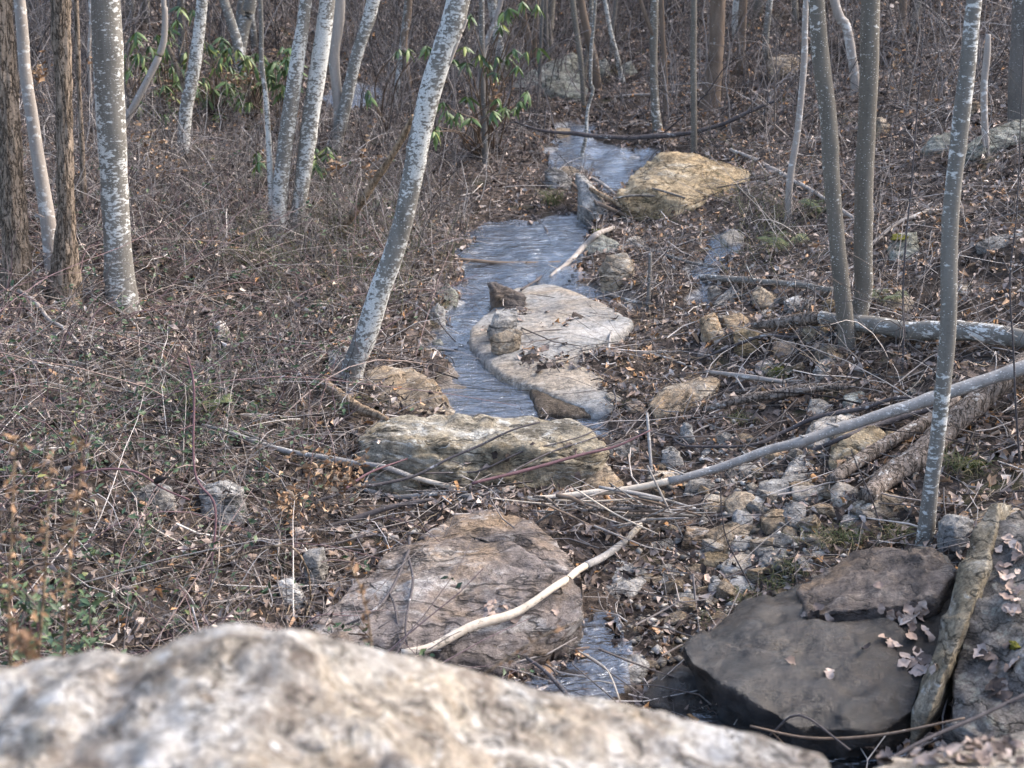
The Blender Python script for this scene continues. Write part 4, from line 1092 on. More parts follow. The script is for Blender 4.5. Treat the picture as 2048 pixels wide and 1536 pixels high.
TREES = [
    ('tree', [(36, 600, 66), (33, 525, 52), (20, 307, 48), (10, 137, 44), (0, 0, 40)], 'furrow_bark', 'tan furrowed trunk at the far left edge', dict(ridge=.16, sides=48)),
    ('tree', [(108, 560, 32), (96, 445, 30), (85, 370, 27), (75, 307, 25), (65, 239, 24), (50, 137, 23), (39, 0, 22)], 'pale_bark', 'pale smooth slanting trunk between two furrowed trunks', {}),
    ('tree', [(126, 600, 62), (130, 512, 46), (132, 445, 36), (129, 307, 32), (127, 171, 31), (121, 0, 37)], 'furrow_bark', 'tan furrowed trunk with peeling bark left of the big lichened trunk', dict(ridge=.18, sides=48)),
    ('tree', [(168, 420, 14), (164, 290, 10), (158, 180, 9), (155, 80, 10), (152, 0, 9)], 'furrow_bark', 'thin tan stem just behind the second furrowed trunk', {}),
    ('tree', [(184, 250, 8), (178, 120, 7), (182, 40, 7), (181, 0, 7)], 'pale_bark', 'thin pale stem close left of the big lichened trunk', {}),
    ('tree', [(245, 612, 64), (237, 525, 55), (230, 400, 53), (226, 307, 55), (222, 239, 58), (217, 137, 58), (211, 0, 56)], 'lichen_bark2', 'thickest grey trunk with white lichen patches on the left', dict(sides=28)),
    ('tree', [(222, 310, 12), (253, 240, 14), (300, 150, 13), (326, 88, 13), (330, 20, 11), (327, -20, 10)], 'pale_bark', 'crooked pale tan sapling leaning across the rhododendron', {}),
    ('tree', [(366, 300, 26), (372, 222, 25), (383, 164, 25), (393, 102, 24), (405, 0, 22)], 'lichen_bark', 'lichened trunk in front of the left rhododendron', dict(lim=[([(376, 190, 11), (352, 130, 10), (335, 90, 8)], 'furrow_bark')])),
    ('tree', [(475, 135, 27), (478, 100, 26), (492, 34, 25), (502, 0, 24)], 'lichen_bark2', 'pale trunk behind the left rhododendron', {}),
    ('tree', [(545, 462, 14), (540, 342, 12), (533, 205, 10), (523, 120, 9), (521, 0, 8)], 'lichen_bark', 'slender lichened sapling left of the trunk cluster', {}),
    ('tree', [(553, 466, 34), (556, 445, 30), (564, 342, 31), (577, 239, 30), (595, 120, 28), (612, 0, 23)], 'lichen_bark', 'left trunk of the lichened cluster', dict(sides=20)),
    ('tree', [(588, 468, 26), (601, 393, 30), (612, 307, 33), (626, 205, 34), (642, 102, 32), (655, 0, 30)], 'lichen_bark', 'middle trunk of the lichened cluster', dict(sides=20)),
    ('tree', [(672, 300, 24), (677, 220, 20), (668, 110, 22), (678, 0, 24)], 'pale_bark', 'pale trunk just right of the lichened cluster', {}),
    ('tree', [(664, 305, 28), (684, 239, 26), (701, 164, 24), (711, 120, 24), (729, 62, 25), (747, 0, 26)], 'lichen_bark', 'lichened trunk leaning right behind the cluster', {}),
    ('tree', [(788, 210, 12), (797, 154, 12), (806, 80, 12), (815, 0, 11)], 'lichen_bark', 'thin lichened trunk left of the big leaning birch', {}),
    ('tree', [(827, 217, 13), (815, 150, 12), (808, 80, 13), (818, 0, 13)], 'brown_bark', 'thin brown trunk twisting beside a thin lichened one', {}),
    ('tree', [(700, 764, 50), (710, 725, 42), (731, 673, 45), (761, 578, 44), (782, 523, 42), (806, 444, 41), (821, 376, 41), (834, 307, 41), (846, 249, 42), (863, 178, 44), (890, 89, 44), (917, 0, 45)], 'lichen_bark', 'big white lichened birch leaning right over the stream', dict(sides=28, lim=[([(897, 130, 9), (908, 95, 12), (922, 62, 10), (934, 38, 5)], 'pale_bark')])),
    ('tree', [(971, 330, 13), (968, 239, 13), (964, 137, 12), (963, 0, 10)], 'grey_bark', 'straight slim grey trunk right of the leaning birch', {}),
    ('tree', [(994, 140, 14), (990, 70, 13), (988, 0, 13)], 'lichen_bark', 'pale lichened trunk behind the right rhododendron', {}),
    ('tree', [(948, 212, 10), (962, 140, 10), (975, 80, 10), (1001, 5, 10)], 'pale_bark', 'pale slanting pole behind the slim grey trunk', {}),
    ('tree', [(1055, 140, 14), (1057, 85, 14), (1050, 50, 13), (1045, 10, 12), (1046, -10, 12)], 'brown_bark', 'twisted orange brown trunk beyond the stream', {}),
    ('tree', [(1067, 140, 11), (1070, 80, 9), (1073, 25, 9), (1074, -5, 8)], 'brown_bark', 'thin orange brown trunk beside the twisted one', {}),
    ('tree', [(1077, 205, 7), (1080, 130, 7), (1083, 60, 6), (1086, 0, 6)], 'grey_bark', 'very thin grey sapling left of the far outcrop', {}),
    ('tree', [(1093, 130, 11), (1092, 70, 10), (1090, 0, 10)], 'grey_bark', 'thin grey trunk behind the far outcrop', {}),
    ('tree', [(1168, 218, 10), (1164, 151, 10), (1158, 95, 11), (1145, 0, 11)], 'dot_bark', 'slim dark trunk in front of the far outcrop', {}),
    ('tree', [(1195, 182, 19), (1189, 126, 17), (1177, 73, 16), (1162, 0, 14)], 'brown_bark', 'brown grey trunk at the right end of the far outcrop', {}),
    ('tree', [(1160, 318, 9), (1166, 300, 8), (1172, 268, 8), (1175, 221, 7), (1186, 180, 7), (1181, 164, 7), (1183, 95, 7), (1191, 0, 6)], 'lichen_bark', 'thin kinked lichened sapling by the upper run', {}),
    ('tree', [(1245, 163, 11), (1233, 110, 10), (1221, 63, 9), (1210, 0, 8)], 'lichen_bark', 'thin lichened trunk slanting left on the far slope', {}),
    ('tree', [(1222, 110, 8), (1225, 57, 8), (1232, 0, 8)], 'grey_bark', 'thin grey trunk crossing the slanting lichened one', {}),
    ('tree', [(1316, 264, 22), (1311, 221, 17), (1307, 126, 15), (1309, 0, 15)], 'dot_bark', 'straight grey trunk above the ochre boulder', dict(lim=[([(1307, 70, 9), (1296, 45, 8), (1281, 0, 7), (1278, -10, 6)], 'brown_bark')])),
    ('tree', [(1332, 220, 12), (1329, 126, 10), (1325, 63, 9), (1323, 0, 9)], 'brown_bark', 'brown trunk just right of the straight grey one', {}),
    ('tree', [(1388, 308, 13), (1388, 240, 12), (1387, 130, 12), (1388, 0, 11)], 'dot_bark', 'thin speckled trunk rising behind the ochre boulder', {}),
    ('tree', [(1420, 210, 38), (1432, 100, 29), (1436, 0, 29)], 'brown_bark', 'stout brown trunk on the hillside above the ochre boulder', dict(ridge=.08, sides=24)),
    ('tree', [(1577, 432, 15), (1580, 359, 14), (1594, 273, 13), (1603, 188, 13), (1609, 113, 13), (1612, 0, 11)], 'pale_bark', 'thin olive trunk left of the twin trunks', {}),
    ('tree', [(1694, 692, 34), (1690, 637, 33), (1678, 523, 32), (1671, 444, 32), (1662, 342, 33), (1657, 239, 33), (1642, 120, 33), (1633, 0, 31)], 'dot_bark', 'left one of the twin speckled trunks', dict(sides=24)),
    ('tree', [(1706, 668, 36), (1727, 585, 35), (1726, 523, 37), (1727, 444, 36), (1729, 342, 37), (1734, 239, 35), (1739, 120, 36), (1741, 0, 36)], 'dot_bark', 'right one of the twin speckled trunks', dict(sides=24)),
    ('tree', [(1712, 190, 20), (1707, 137, 18), (1693, 55, 18), (1668, 0, 18)], 'pale_bark', 'bent olive trunk seen between the twin trunks', {}),
    ('tree', [(1850, 1084, 38), (1861, 978, 32), (1871, 910, 32), (1881, 825, 31), (1891, 722, 32), (1897, 637, 33), (1898, 513, 33), (1903, 410, 32), (1912, 325, 31), (1922, 239, 32), (1937, 120, 30), (1948, 0, 29)], 'lichen_bark2', 'tall white flecked trunk nearest on the right', dict(sides=24, rough=.06)),
    ('tree_snag', [(1973, 310, 14), (1969, 240, 13), (1968, 171, 13), (1974, 110, 13), (1977, 68, 9)], 'pale_bark', 'short broken dead snag right of the flecked trunk', dict(stump=True)),
    ('tree', [(2040, 262, 44), (2036, 171, 36), (2042, 0, 32)], 'grey_bark', 'thick grey trunk cut by the right edge', dict(sides=24)),
    ('tree', [(1805, 745, 5), (1808, 650, 5), (1806, 585, 4), (1812, 480, 4), (1822, 380, 3)], 'dark_twig', 'thin dark whip between twin trunks and flecked trunk', dict(sides=6, extend=1.5, crown=False)),
    ('tree', [(2040, 935, 5), (2032, 820, 5), (2027, 700, 4), (2020, 560, 4), (2034, 420, 3)], 'dark_twig', 'thin dark whip near the right edge', dict(sides=6, extend=1.5, crown=False)),
    ('tree', [(1502, 1176, 4), (1456, 1085, 3), (1443, 1020, 3), (1442, 948, 2)], 'dark_twig', 'bent wiry stem growing from the rubble', dict(sides=5, stump=True)),
    ('tree', [(1762, 1060, 4), (1743, 996, 3), (1720, 945, 3), (1702, 900, 2)], 'dark_twig', 'thin wiry stem before the weathered logs', dict(sides=5, stump=True)),
]
for k, (nm, pts, mt, lb, kw) in enumerate(TREES):
    tree(nm, pts, M[mt], lb, cat='dead snag' if nm == 'tree_snag' else ('sapling' if mt == 'dark_twig' else 'tree'), seed=k, **kw)

# far bare saplings on the hill behind, a few shapes placed many times
SAP = []
for k in range(5):
    rr = np.random.default_rng(300 + k)
    hgt = 4.5 + 2 * rr.random()
    t = np.linspace(0, 1, 26)[:, None]
    P = np.array((0, 0, 0)) + t * np.array((rr.normal() * .35, rr.normal() * .2, hgt)) + .10 * np.stack((vnoise(np.hstack((t * 4 + k * 9, t, t))), vnoise(np.hstack((t * 4, t + k * 7, t))), 0 * t[:, 0]), 1)
    rad = (.034 + .03 * rr.random()) * (1 - .65 * t[:, 0])
    V, Q, T = tube1(P, rad, 8, .06, seed=k)
    tm = mk('trunk', V, Q, T)
    cm = mk('branches', *crown_mesh(P, rad, .8, k + 40, nl=11, L=1.1))
    SAP.append((tm, cm))
SAPMAT = ['grey_bark', 'brown_bark', 'dot_bark', 'lichen_bark']
sapmesh = [[(a.copy(), b.copy(), mt) for a, b in SAP] for mt in SAPMAT]
for row in sapmesh:
    for a, b, mt in row:
        a.materials.append(M[mt]); b.materials.append(M[mt])
rs = np.random.default_rng(55)
TLAND = [(pts[-1][0], 100, lb) for nm, pts, mt, lb, kw in TREES if mt != 'dark_twig']
for k in range(64):
    y = 17.5 + 10.5 * rs.random()
    x = (rs.random() * 2 - 1) * (.40 * y)
    u = 1024 + x / y * F
    if y < 20 and 950 < u < 1450:
        continue
    row = sapmesh[rs.integers(4)]
    a, b, mt = row[rs.integers(5)]
    z = gz((x, y))
    t = thing('sapling', (x, y, z - .05), beside(u, 100, ('slim' if k % 2 else 'thin') + ' bare sapling', TLAND), 'sapling', 'far bare saplings')
    t.rotation_euler = (rs.normal() * .07, rs.normal() * .1, rs.random() * 6.28)
    s = .8 + .7 * rs.random()
    t.scale = (s, s, s)
    put('trunk', a, None, t); put('branches', b, None, t)

# ------------------------------------------------------------------ fallen wood
def limb(name, pts, segs, label, cat, lift=0., sides=10, rough=.06, ridge=0., da=None, db=None, follow=True, forks=(), group=None, split=False, seed=0):
    """pts: (px, py, width px); lies on whatever is under it; segs: [(material, share of length, part name)]"""
    def place(pp, da_, db_, fol=True):
        n = len(pp)
        h = [hit(p[0], p[1] + p[2] * .35)[0][1] for p in pp]
        a = da_ or h[0]; b = db_ or h[-1]
        xs = np.array([p[0] for p in pp]); ln = np.concatenate(([0], np.cumsum(np.hypot(np.diff(xs), np.diff([p[1] for p in pp])))))
        dd = a + (b - a) * ln / ln[-1]
        if fol:
            dd = np.minimum(dd, np.array(h) - .0)
        out = []
        for (x, y, wd), d_ in zip(pp, dd):
            out.append(np.append(D(x, y, d_ - lift), wd / F * d_ / 2))
        return np.array(out), dd
    C, dd = place(pts, da, db, follow)
    L = np.linalg.norm(np.diff(C[:, :3], axis=0), axis=1).sum()
    m = int(np.clip(L / .035, 10, 120))
    S = spline(C, m)
    loc = S[m // 2, :3].copy(); loc[2] = S[:, 2].min()
    t = thing(name, loc, label, cat, group)
    i0 = 0
    rk = np.random.default_rng(seed + 500)
    if m > 24:
        S[:, 3] *= 1 + .10 * vnoise(np.stack((np.arange(m) * .35 + seed * 7, np.zeros(m), np.zeros(m)), 1))
        S[:, :3] += (S[:, 3] * .35)[:, None] * np.stack([vnoise(np.stack((np.arange(m) * .16 + seed * 5, np.full(m, c * 9.), np.zeros(m)), 1)) for c in range(3)], 1)
    stubs = []
    for _ in range(int(m / 11)):
        i = rk.integers(1, max(2, int(m * segs[0][1] / sum(q[1] for q in segs)) - 1))
        tg = nrm(S[min(i + 1, m - 1), :3] - S[i - 1, :3])
        dv = nrm(tg * .5 + rk.normal(size=3) * np.array((.7, .7, .5)) + np.array((0, 0, .35))) * (.03 + .10 * rk.random() ** 2)
        pp = S[i, :3] + dv * np.linspace(0, 1, 4)[:, None] + rk.normal(size=3) * .01 * np.linspace(0, 1, 4)[:, None] ** 2
        stubs.append(tube1(pp - loc, S[i, 3] * .3 * np.linspace(1, .5, 4) + .0006, 5))
    tot = sum(s[1] for s in segs)
    acc = 0
    for mt, sh, pn in segs:
        acc += sh / tot
        i1 = min(m, int(round(acc * m)) + 1)
        k = 1.0 if mt != 'peeled' else .9
        V, Q, T = tube1(S[i0:i1, :3] - loc, np.maximum(S[i0:i1, 3], .0012) * k, sides, rough, rscale=(9, 9, 9), seed=seed, ridge=ridge, ridgen=(5, 30, 30))
        if stubs and i0 == 0:
            V, Q, T = join([(V, Q, T)] + stubs)
        put(pn, mk(pn, V, Q, T), M[mt], t)
        i0 = max(0, i1 - 1)
    for fk, mt in forks:
        C2, _ = place(fk, dd[0] * 0 + np.interp(fk[0][0], *zip(*sorted(zip([p[0] for p in pts], dd)))), None)
        S2 = spline(C2, 22)
        V, Q, T = tube1(S2[:, :3] - loc, np.maximum(S2[:, 3], .001), 6, .05)
        put('side_branch', mk('side_branch', V, Q, T), M[mt], t)
    return t


B1 = lambda mt, pn='stem': [(mt, 1, pn)]
LIMBS = [
    ('fallen_pole', [(2100, 716, 30), (1960, 764, 28), (1850, 803, 27), (1700, 853, 24), (1587, 884, 22), (1512, 911, 21), (1433, 938, 19), (1348, 958, 18), (1250, 978, 17), (1150, 991, 15), (1055, 998, 12)], [('silver_twig', .72, 'bark'), ('peeled', .28, 'peeled_end')], 'long grey fallen pole with a cream peeled end crossing the right half', 'fallen tree', dict(sides=16, da=7.0, db=6.95, follow=False)),
    ('fallen_branch', [(1618, 906, 8), (1690, 872, 12), (1760, 850, 12), (1880, 812, 12)], B1('dark_twig'), 'dark branch lying just under the fallen pole', 'branch', dict(da=7.4, db=7.5)),
    ('fallen_branch', [(1348, 878, 5), (1382, 893, 6), (1502, 890, 8), (1570, 862, 9), (1638, 833, 9), (1724, 818, 9), (1792, 797, 8), (1840, 797, 7)], B1('dark_twig'), 'dark curving branch running above the fallen pole', 'branch', dict(lift=.06)),
    ('log', [(1664, 962, 26), (1740, 912, 29), (1854, 842, 30), (1920, 800, 28)], B1('dead_wood', 'wood'), 'slimmer weathered log beside the right flecked trunk', 'log', dict(sides=24, ridge=.10, da=7.0, db=7.35)),
    ('log', [(1733, 992, 40), (1800, 940, 50), (1870, 880, 52), (1940, 812, 50), (2000, 765, 47), (2080, 712, 46)], B1('dead_wood', 'wood'), 'thick weathered log running behind the right flecked trunk', 'log', dict(sides=32, ridge=.10, da=6.85, db=7.3)),
    ('log', [(1503, 653, 12), (1560, 646, 24), (1621, 640, 28), (1673, 638, 28), (1751, 650, 34), (1861, 662, 40), (1946, 664, 42), (2070, 682, 42)], [('dead_wood', .26, 'splintered_end'), ('lichen_bark2', .74, 'bark')], 'lichened fallen log with a splintered grey end behind the twin trunks', 'log', dict(sides=24, ridge=.06, lift=.10)),
    ('fallen_branch', [(1399, 553, 11), (1440, 557, 12), (1502, 561, 13), (1587, 570, 14), (1672, 581, 15)], B1('lichen_bark2'), 'white lichened branch from the right channel to the twin trunks', 'branch', dict(lift=.08)),
    ('log', [(1408, 819, 10), (1440, 812, 16), (1485, 801, 20), (1587, 780, 22), (1660, 775, 18), (1712, 772, 10)], B1('dead_wood', 'wood'), 'weathered split log above the rubble', 'log', dict(lift=.06, sides=24, ridge=.13)),
    ('log', [(1466, 785, 8), (1530, 775, 13), (1604, 768, 9)], B1('dead_wood', 'wood'), 'short splinter of wood behind the weathered split log', 'log', dict(sides=16, ridge=.15)),
    ('fallen_branch', [(1412, 743, 8), (1491, 753, 11), (1540, 760, 9), (1570, 764, 6)], B1('pale_bark'), 'pale branch above the weathered split log', 'branch', dict(lift=.05, forks=[([(1468, 748, 5), (1482, 770, 4), (1490, 782, 3)], 'pale_bark'), ([(1540, 758, 5), (1575, 761, 4), (1610, 761, 3)], 'pale_bark')])),
    ('fallen_branch', [(1544, 756, 8), (1600, 722, 9), (1645, 691, 8), (1665, 660, 6), (1678, 632, 5)], B1('grey_bark'), 'grey branch leaning up to the left twin trunk', 'branch', dict(follow=False, da=9.0, db=9.6)),
    ('fallen_branch', [(1398, 720, 5), (1460, 695, 6), (1526, 671, 6), (1560, 672, 6), (1604, 674, 6), (1682, 669, 7)], B1('dark_twig'), 'thin dark branch across the rounded brown boulder', 'branch', dict(forks=[([(1526, 671, 4), (1478, 690, 3), (1420, 705, 2)], 'dark_twig')])),
    ('stick', [(1304, 958, 7), (1299, 890, 7), (1294, 826, 6)], B1('silver_twig'), 'upright lichened stick beside the pool outlet', 'stick', dict(follow=False, da=7.45, db=7.7)),
    ('stick', [(1296, 626, 9), (1299, 560, 8), (1301, 505, 7)], B1('grey_bark'), 'upright grey stick right of the upright orange boulder', 'stick', dict(follow=False, da=10.3, db=10.5)),
    ('stick', [(1226, 456, 8), (1195, 467, 11), (1168, 492, 11), (1137, 522, 10), (1100, 554, 8)], B1('pale_bark'), 'bent pale stick hanging over the water slide', 'stick', dict(lift=.02)),
    ('stick', [(908, 518, 6), (940, 520, 7), (992, 525, 8), (1060, 527, 9), (1125, 526, 9)], B1('brown_bark'), 'straight brown stick lying across the water slide', 'stick', dict(lift=.02)),
    ('stick', [(1066, 430, 4), (1092, 460, 5), (1098, 488, 6), (1070, 508, 6), (1038, 521, 4)], B1('dark_twig'), 'hooked black twig on the upper water slide', 'stick', dict(lift=.02, forks=[([(1094, 465, 3), (1066, 470, 2), (1040, 462, 2)], 'dark_twig')])),
    ('stick', [(1105, 522, 5), (1085, 550, 5), (1043, 580, 5)], B1('dark_twig'), 'short dark stick by the wedge of rock', 'stick', dict(lift=.02)),
    ('fallen_branch', [(1144, 368, 6), (1193, 405, 8), (1256, 433, 8)], B1('brown_bark'), 'dark brown branch on the narrow grey ledge', 'branch', {}),
    ('fallen_branch', [(1180, 377, 8), (1225, 401, 10), (1263, 424, 9)], B1('tan_wood'), 'tan bare branch on the narrow grey ledge', 'branch', {}),
    ('fallen_branch', [(1182, 355, 6), (1205, 368, 7), (1232, 390, 6)], B1('pale_bark'), 'short pale branch above the tan one by the ochre boulder', 'branch', {}),
    ('fallen_branch', [(1226, 396, 4), (1282, 391, 5), (1393, 399, 7), (1463, 408, 7), (1548, 415, 8)], B1('grey_bark'), 'thin grey branch lying across the ochre boulder', 'branch', dict(follow=False, da=13.0, db=13.2, forks=[([(1370, 396, 5), (1310, 378, 4), (1253, 368, 3)], 'grey_bark')])),
    ('fallen_branch', [(1030, 243, 4), (1090, 262, 6), (1173, 270, 9), (1248, 275, 10), (1350, 268, 10), (1433, 253, 9), (1502, 222, 8), (1556, 200, 5)], B1('dark_twig'), 'long dark drooping branch above the upper run', 'branch', dict(follow=False, da=16.3, db=16.2, forks=[([(1500, 223, 6), (1530, 216, 4), (1560, 218, 3)], 'dark_twig')])),
    ('fallen_branch', [(1462, 300, 7), (1510, 318, 8), (1553, 342, 9), (1638, 390, 8), (1706, 436, 8)], B1('pale_bark'), 'pale diagonal branch right of the ochre boulder', 'branch', dict(lift=.08)),
    ('fallen_branch', [(1742, 490, 8), (1792, 448, 8), (1830, 432, 8), (1882, 410, 7)], B1('pale_bark'), 'pale branch between right twin trunk and flecked trunk', 'branch', dict(lift=.06)),
    ('fallen_branch', [(1262, 486, 6), (1334, 511, 7), (1378, 525, 7), (1465, 538, 5)], B1('grey_bark'), 'grey branch pointing into the right channel', 'branch', dict(lift=.05)),
    ('fallen_branch', [(1165, 553, 5), (1217, 587, 7), (1260, 602, 7), (1308, 610, 6)], B1('grey_bark'), 'grey curved branch behind the pale slab', 'branch', dict(lift=.02)),
    ('fallen_branch', [(1289, 1030, 11), (1280, 1053, 14), (1225, 1101, 16), (1147, 1148, 18), (1112, 1172, 18), (1037, 1220, 20), (942, 1258, 22), (866, 1292, 22), (805, 1306, 20)], [('silver_twig', .09, 'bark'), ('peeled', .10, 'peeled_patch'), ('silver_twig', .21, 'bark'), ('peeled', .60, 'peeled_wood')], 'smooth half peeled branch lying over the central boulder', 'branch', dict(sides=14, lift=.03, rough=.03)),
    ('stick', [(819, 1073, 8), (815, 1108, 8), (779, 1186, 7), (730, 1234, 6), (627, 1273, 6)], B1('dark_twig'), 'forked blue black twig on the central boulder', 'stick', dict(lift=.03, forks=[([(815, 1108, 7), (826, 1159, 6), (815, 1224, 6), (811, 1255, 5), (814, 1290, 5)], 'dark_twig'), ([(779, 1186, 6), (790, 1215, 5), (802, 1300, 5)], 'dark_twig')])),
    ('fallen_branch', [(405, 850, 6), (468, 866, 10), (522, 888, 11), (571, 903, 12), (632, 912, 12), (705, 925, 12), (766, 934, 12), (827, 954, 12), (900, 972, 11), (930, 979, 9)], [('silver_twig', .78, 'bark'), ('peeled', .22, 'peeled_end')], 'grey branch coming from the left to the twig pile with a bare tip', 'branch', dict(lift=.03)),
    ('fallen_branch', [(557, 1041, 7), (620, 1008, 7), (669, 990, 7), (705, 976, 7), (766, 966, 7), (835, 949, 6), (900, 917, 6), (959, 892, 5), (1020, 862, 4), (1080, 844, 3)], B1('dark_twig'), 'long thin dark branch rising over the streaked boulder', 'branch', dict(follow=False, da=6.9, db=7.3, forks=[([(690, 978, 5), (740, 945, 5), (815, 917, 3)], 'purple_cane'), ([(840, 947, 5), (900, 945, 4), (959, 942, 4), (1044, 903, 4), (1112, 887, 3), (1181, 865, 3), (1250, 820, 2)], 'dark_twig')])),
    ('fallen_branch', [(730, 981, 10), (790, 995, 12), (851, 990, 12), (900, 989, 12), (959, 990, 11), (1030, 972, 8)], B1('silver_twig'), 'knobbly lichened branch in front of the streaked boulder', 'branch', dict(lift=.02)),
    ('fallen_branch', [(525, 1070, 7), (595, 1064, 10), (668, 1051, 12), (729, 1032, 12), (778, 1015, 11), (866, 998, 7)], B1('dark_twig'), 'smooth dark grey branch over the gravel left of the central boulder', 'branch', dict(follow=False, da=6.75, db=7.0)),
    ('fallen_branch', [(945, 967, 7), (1010, 950, 7), (1078, 933, 7), (1163, 909, 6), (1232, 892, 5), (1300, 861, 4)], B1('purple_cane'), 'dark reddish branch crossing the right end of the streaked boulder', 'branch', dict(follow=False, da=7.0, db=7.5, forks=[([(1010, 950, 4), (1100, 905, 4), (1181, 878, 3), (1300, 832, 2)], 'dark_twig'), ([(1163, 909, 4), (1250, 880, 3), (1340, 852, 2)], 'dark_twig')])),
    ('log', [(640, 764, 24), (701, 803, 24), (745, 826, 18), (775, 838, 8)], B1('tan_wood', 'wood'), 'splintered tan log end left of the streaked boulder', 'log', dict(sides=20, ridge=.14)),
    ('fallen_branch', [(-20, 570, 10), (24, 574, 11), (70, 602, 9), (96, 637, 8), (137, 664, 7), (205, 746, 5)], B1('pale_bark'), 'pale branch at the foot of the left edge trunk', 'branch', {}),
    ('fallen_branch', [(0, 692, 14), (18, 665, 16), (36, 642, 12), (44, 628, 6)], B1('dead_wood', 'wood'), 'short weathered stub at the left edge', 'branch', {}),
    ('stick', [(159, 500, 4), (181, 544, 5), (239, 613, 4), (297, 681, 4)], B1('pale_bark'), 'straight pale stick in front of the thickest left trunk', 'stick', dict(follow=False)),
    ('stick', [(246, 645, 3), (253, 698, 4), (280, 760, 4), (310, 792, 3)], B1('pale_bark'), 'thin pale stick below the thickest left trunk', 'stick', dict(follow=False)),
    ('cane', [(376, 715, 4), (388, 773, 5), (390, 944, 5), (430, 1011, 5), (424, 1124, 5), (408, 1226, 5)], B1('purple_cane'), 'tall upright purple cane on the left bank', 'cane', dict(follow=False, da=6.6, db=6.0)),
    ('cane', [(58, 1023, 5), (137, 958, 5), (205, 939, 5), (273, 944, 5), (328, 978, 4), (380, 1000, 4)], B1('purple_cane'), 'arching purple bramble cane low on the left', 'cane', dict(follow=False, da=6.2, db=6.3)),
    ('cane', [(250, 1185, 4), (410, 1137, 5), (513, 1100, 5), (581, 1093, 5), (615, 1140, 4), (622, 1200, 4)], B1('tan_wood'), 'arching straw coloured cane left of the central boulder', 'cane', dict(follow=False, da=5.9, db=5.7)),
    ('stick', [(239, 1043, 5), (285, 1048, 6), (328, 1053, 6)], B1('tan_wood'), 'short straight tan stick in the left brambles', 'stick', dict(follow=False)),
    ('stick', [(1054, 1316, 7), (1092, 1344, 9), (1140, 1396, 10)], B1('dark_twig'), 'dark stick dipping into the lower trickle', 'stick', dict(follow=False, da=5.3, db=4.9)),
    ('stick', [(1159, 1303, 3), (1190, 1320, 3), (1214, 1339, 3), (1228, 1368, 4), (1240, 1402, 4)], B1('peeled'), 'bleached thin root over the lower trickle', 'stick', dict(follow=False, da=5.3, db=5.05, forks=[([(1228, 1368, 3), (1195, 1362, 3), (1156, 1366, 2)], 'peeled')])),
    ('stick', [(1395, 738, 5), (1330, 715, 5), (1275, 702, 4)], B1('pale_bark'), 'pale stick on the leafy patch right of the pale slab', 'stick', {}),
    ('stick', [(1215, 730, 6), (1218, 690, 6), (1222, 665, 5)], B1('silver_twig'), 'short grey stick at the right rim of the pale slab', 'stick', {}),
    ('stick', [(1440, 846, 4), (1404, 856, 4), (1353, 888, 3)], B1('pale_bark'), 'thin pale stick below the greenish boulder', 'stick', {}),
    ('fallen_branch', [(1690, 770, 3), (1680, 690, 7), (1686, 632, 6)], B1('silver_twig'), 'silver stick propped on the left twin trunk', 'stick', dict(follow=False, da=9.0, db=9.4)),
    ('fallen_branch', [(1985, 722, 5), (1880, 735, 5), (1790, 755, 5), (1700, 738, 4)], B1('grey_bark'), 'thin grey branch behind the fallen pole on the right', 'branch', {}),
    ('fallen_branch', [(1210, 195, 4), (1260, 190, 5), (1310, 188, 5), (1360, 182, 4)], B1('pale_bark'), 'thin pale branch lying on the leafy far slope', 'branch', {}),
    ('stick', [(2080, 1375, 8), (1960, 1432, 9), (1850, 1480, 9), (1760, 1530, 9)], B1('dark_twig'), 'dark stick slanting across the bottom right corner', 'stick', dict(follow=False, da=3.6, db=3.4)),
    ('stick', [(1500, 1452, 5), (1620, 1476, 6), (1760, 1470, 6), (1930, 1436, 5)], B1('brown_bark'), 'thin brown stick below the dark wet slab', 'stick', dict(follow=False, da=4.5, db=4.4)),
    ('stick', [(1540, 1470, 5), (1600, 1430, 5), (1700, 1500, 5)], B1('dark_twig'), 'bent black stick under the tip of the wet slab', 'stick', dict(follow=False, da=4.6, db=4.4)),
    ('leaning_pole', [(681, 463, 12), (722, 405, 14), (755, 355, 14), (790, 300, 13), (828, 232, 11)], B1('tan_wood', 'wood'), 'dead tan pole leaning against the big leaning birch', 'dead pole', dict(ridge=.1, sides=16, lift=.25, db=12.0)),
]
for k, (nm, pts, segs, lb, ct, kw) in enumerate(LIMBS):
    limb(nm, pts, segs, lb, ct, seed=k, **kw)

# the driftwood pile between the two big boulders: each stick a thing
rs = np.random.default_rng(77)
for k in range(34):
    cx = 1040 + 340 * rs.random(); cy = 985 + 55 * rs.random() + (cx - 1040) * .03
    ln = 60 + 150 * rs.random(); an = rs.normal() * .28 + .08
    dx, dy = math.cos(an) * ln / 2, math.sin(an) * ln / 2
    wd = 3 + 7 * rs.random() ** 1.5
    mt = ['pale_bark', 'grey_bark', 'dead_wood', 'silver_twig', 'brown_bark', 'peeled'][rs.integers(6)]
    d_ = 6.95 - .12 * rs.random() - (cy - 985) * .004
    limb('stick', [(cx - dx, cy - dy, wd * .8), (cx, cy + rs.normal() * 5, wd), (cx + dx, cy + dy, wd * .5)], B1(mt), ('thick ' if wd > 6 else 'thin ') + {'pale_bark': 'pale', 'grey_bark': 'dark grey', 'dead_wood': 'weathered', 'silver_twig': 'silvery', 'brown_bark': 'brown', 'peeled': 'cream peeled'}[mt] + ' stick in the ' + ('left' if cx < 1150 else 'middle' if cx < 1265 else 'right') + (' upper' if cy < 1015 else ' lower') + ' part of the driftwood pile', 'stick', group='driftwood pile', follow=False, da=d_, db=d_ + rs.normal() * .1, sides=7, seed=k)

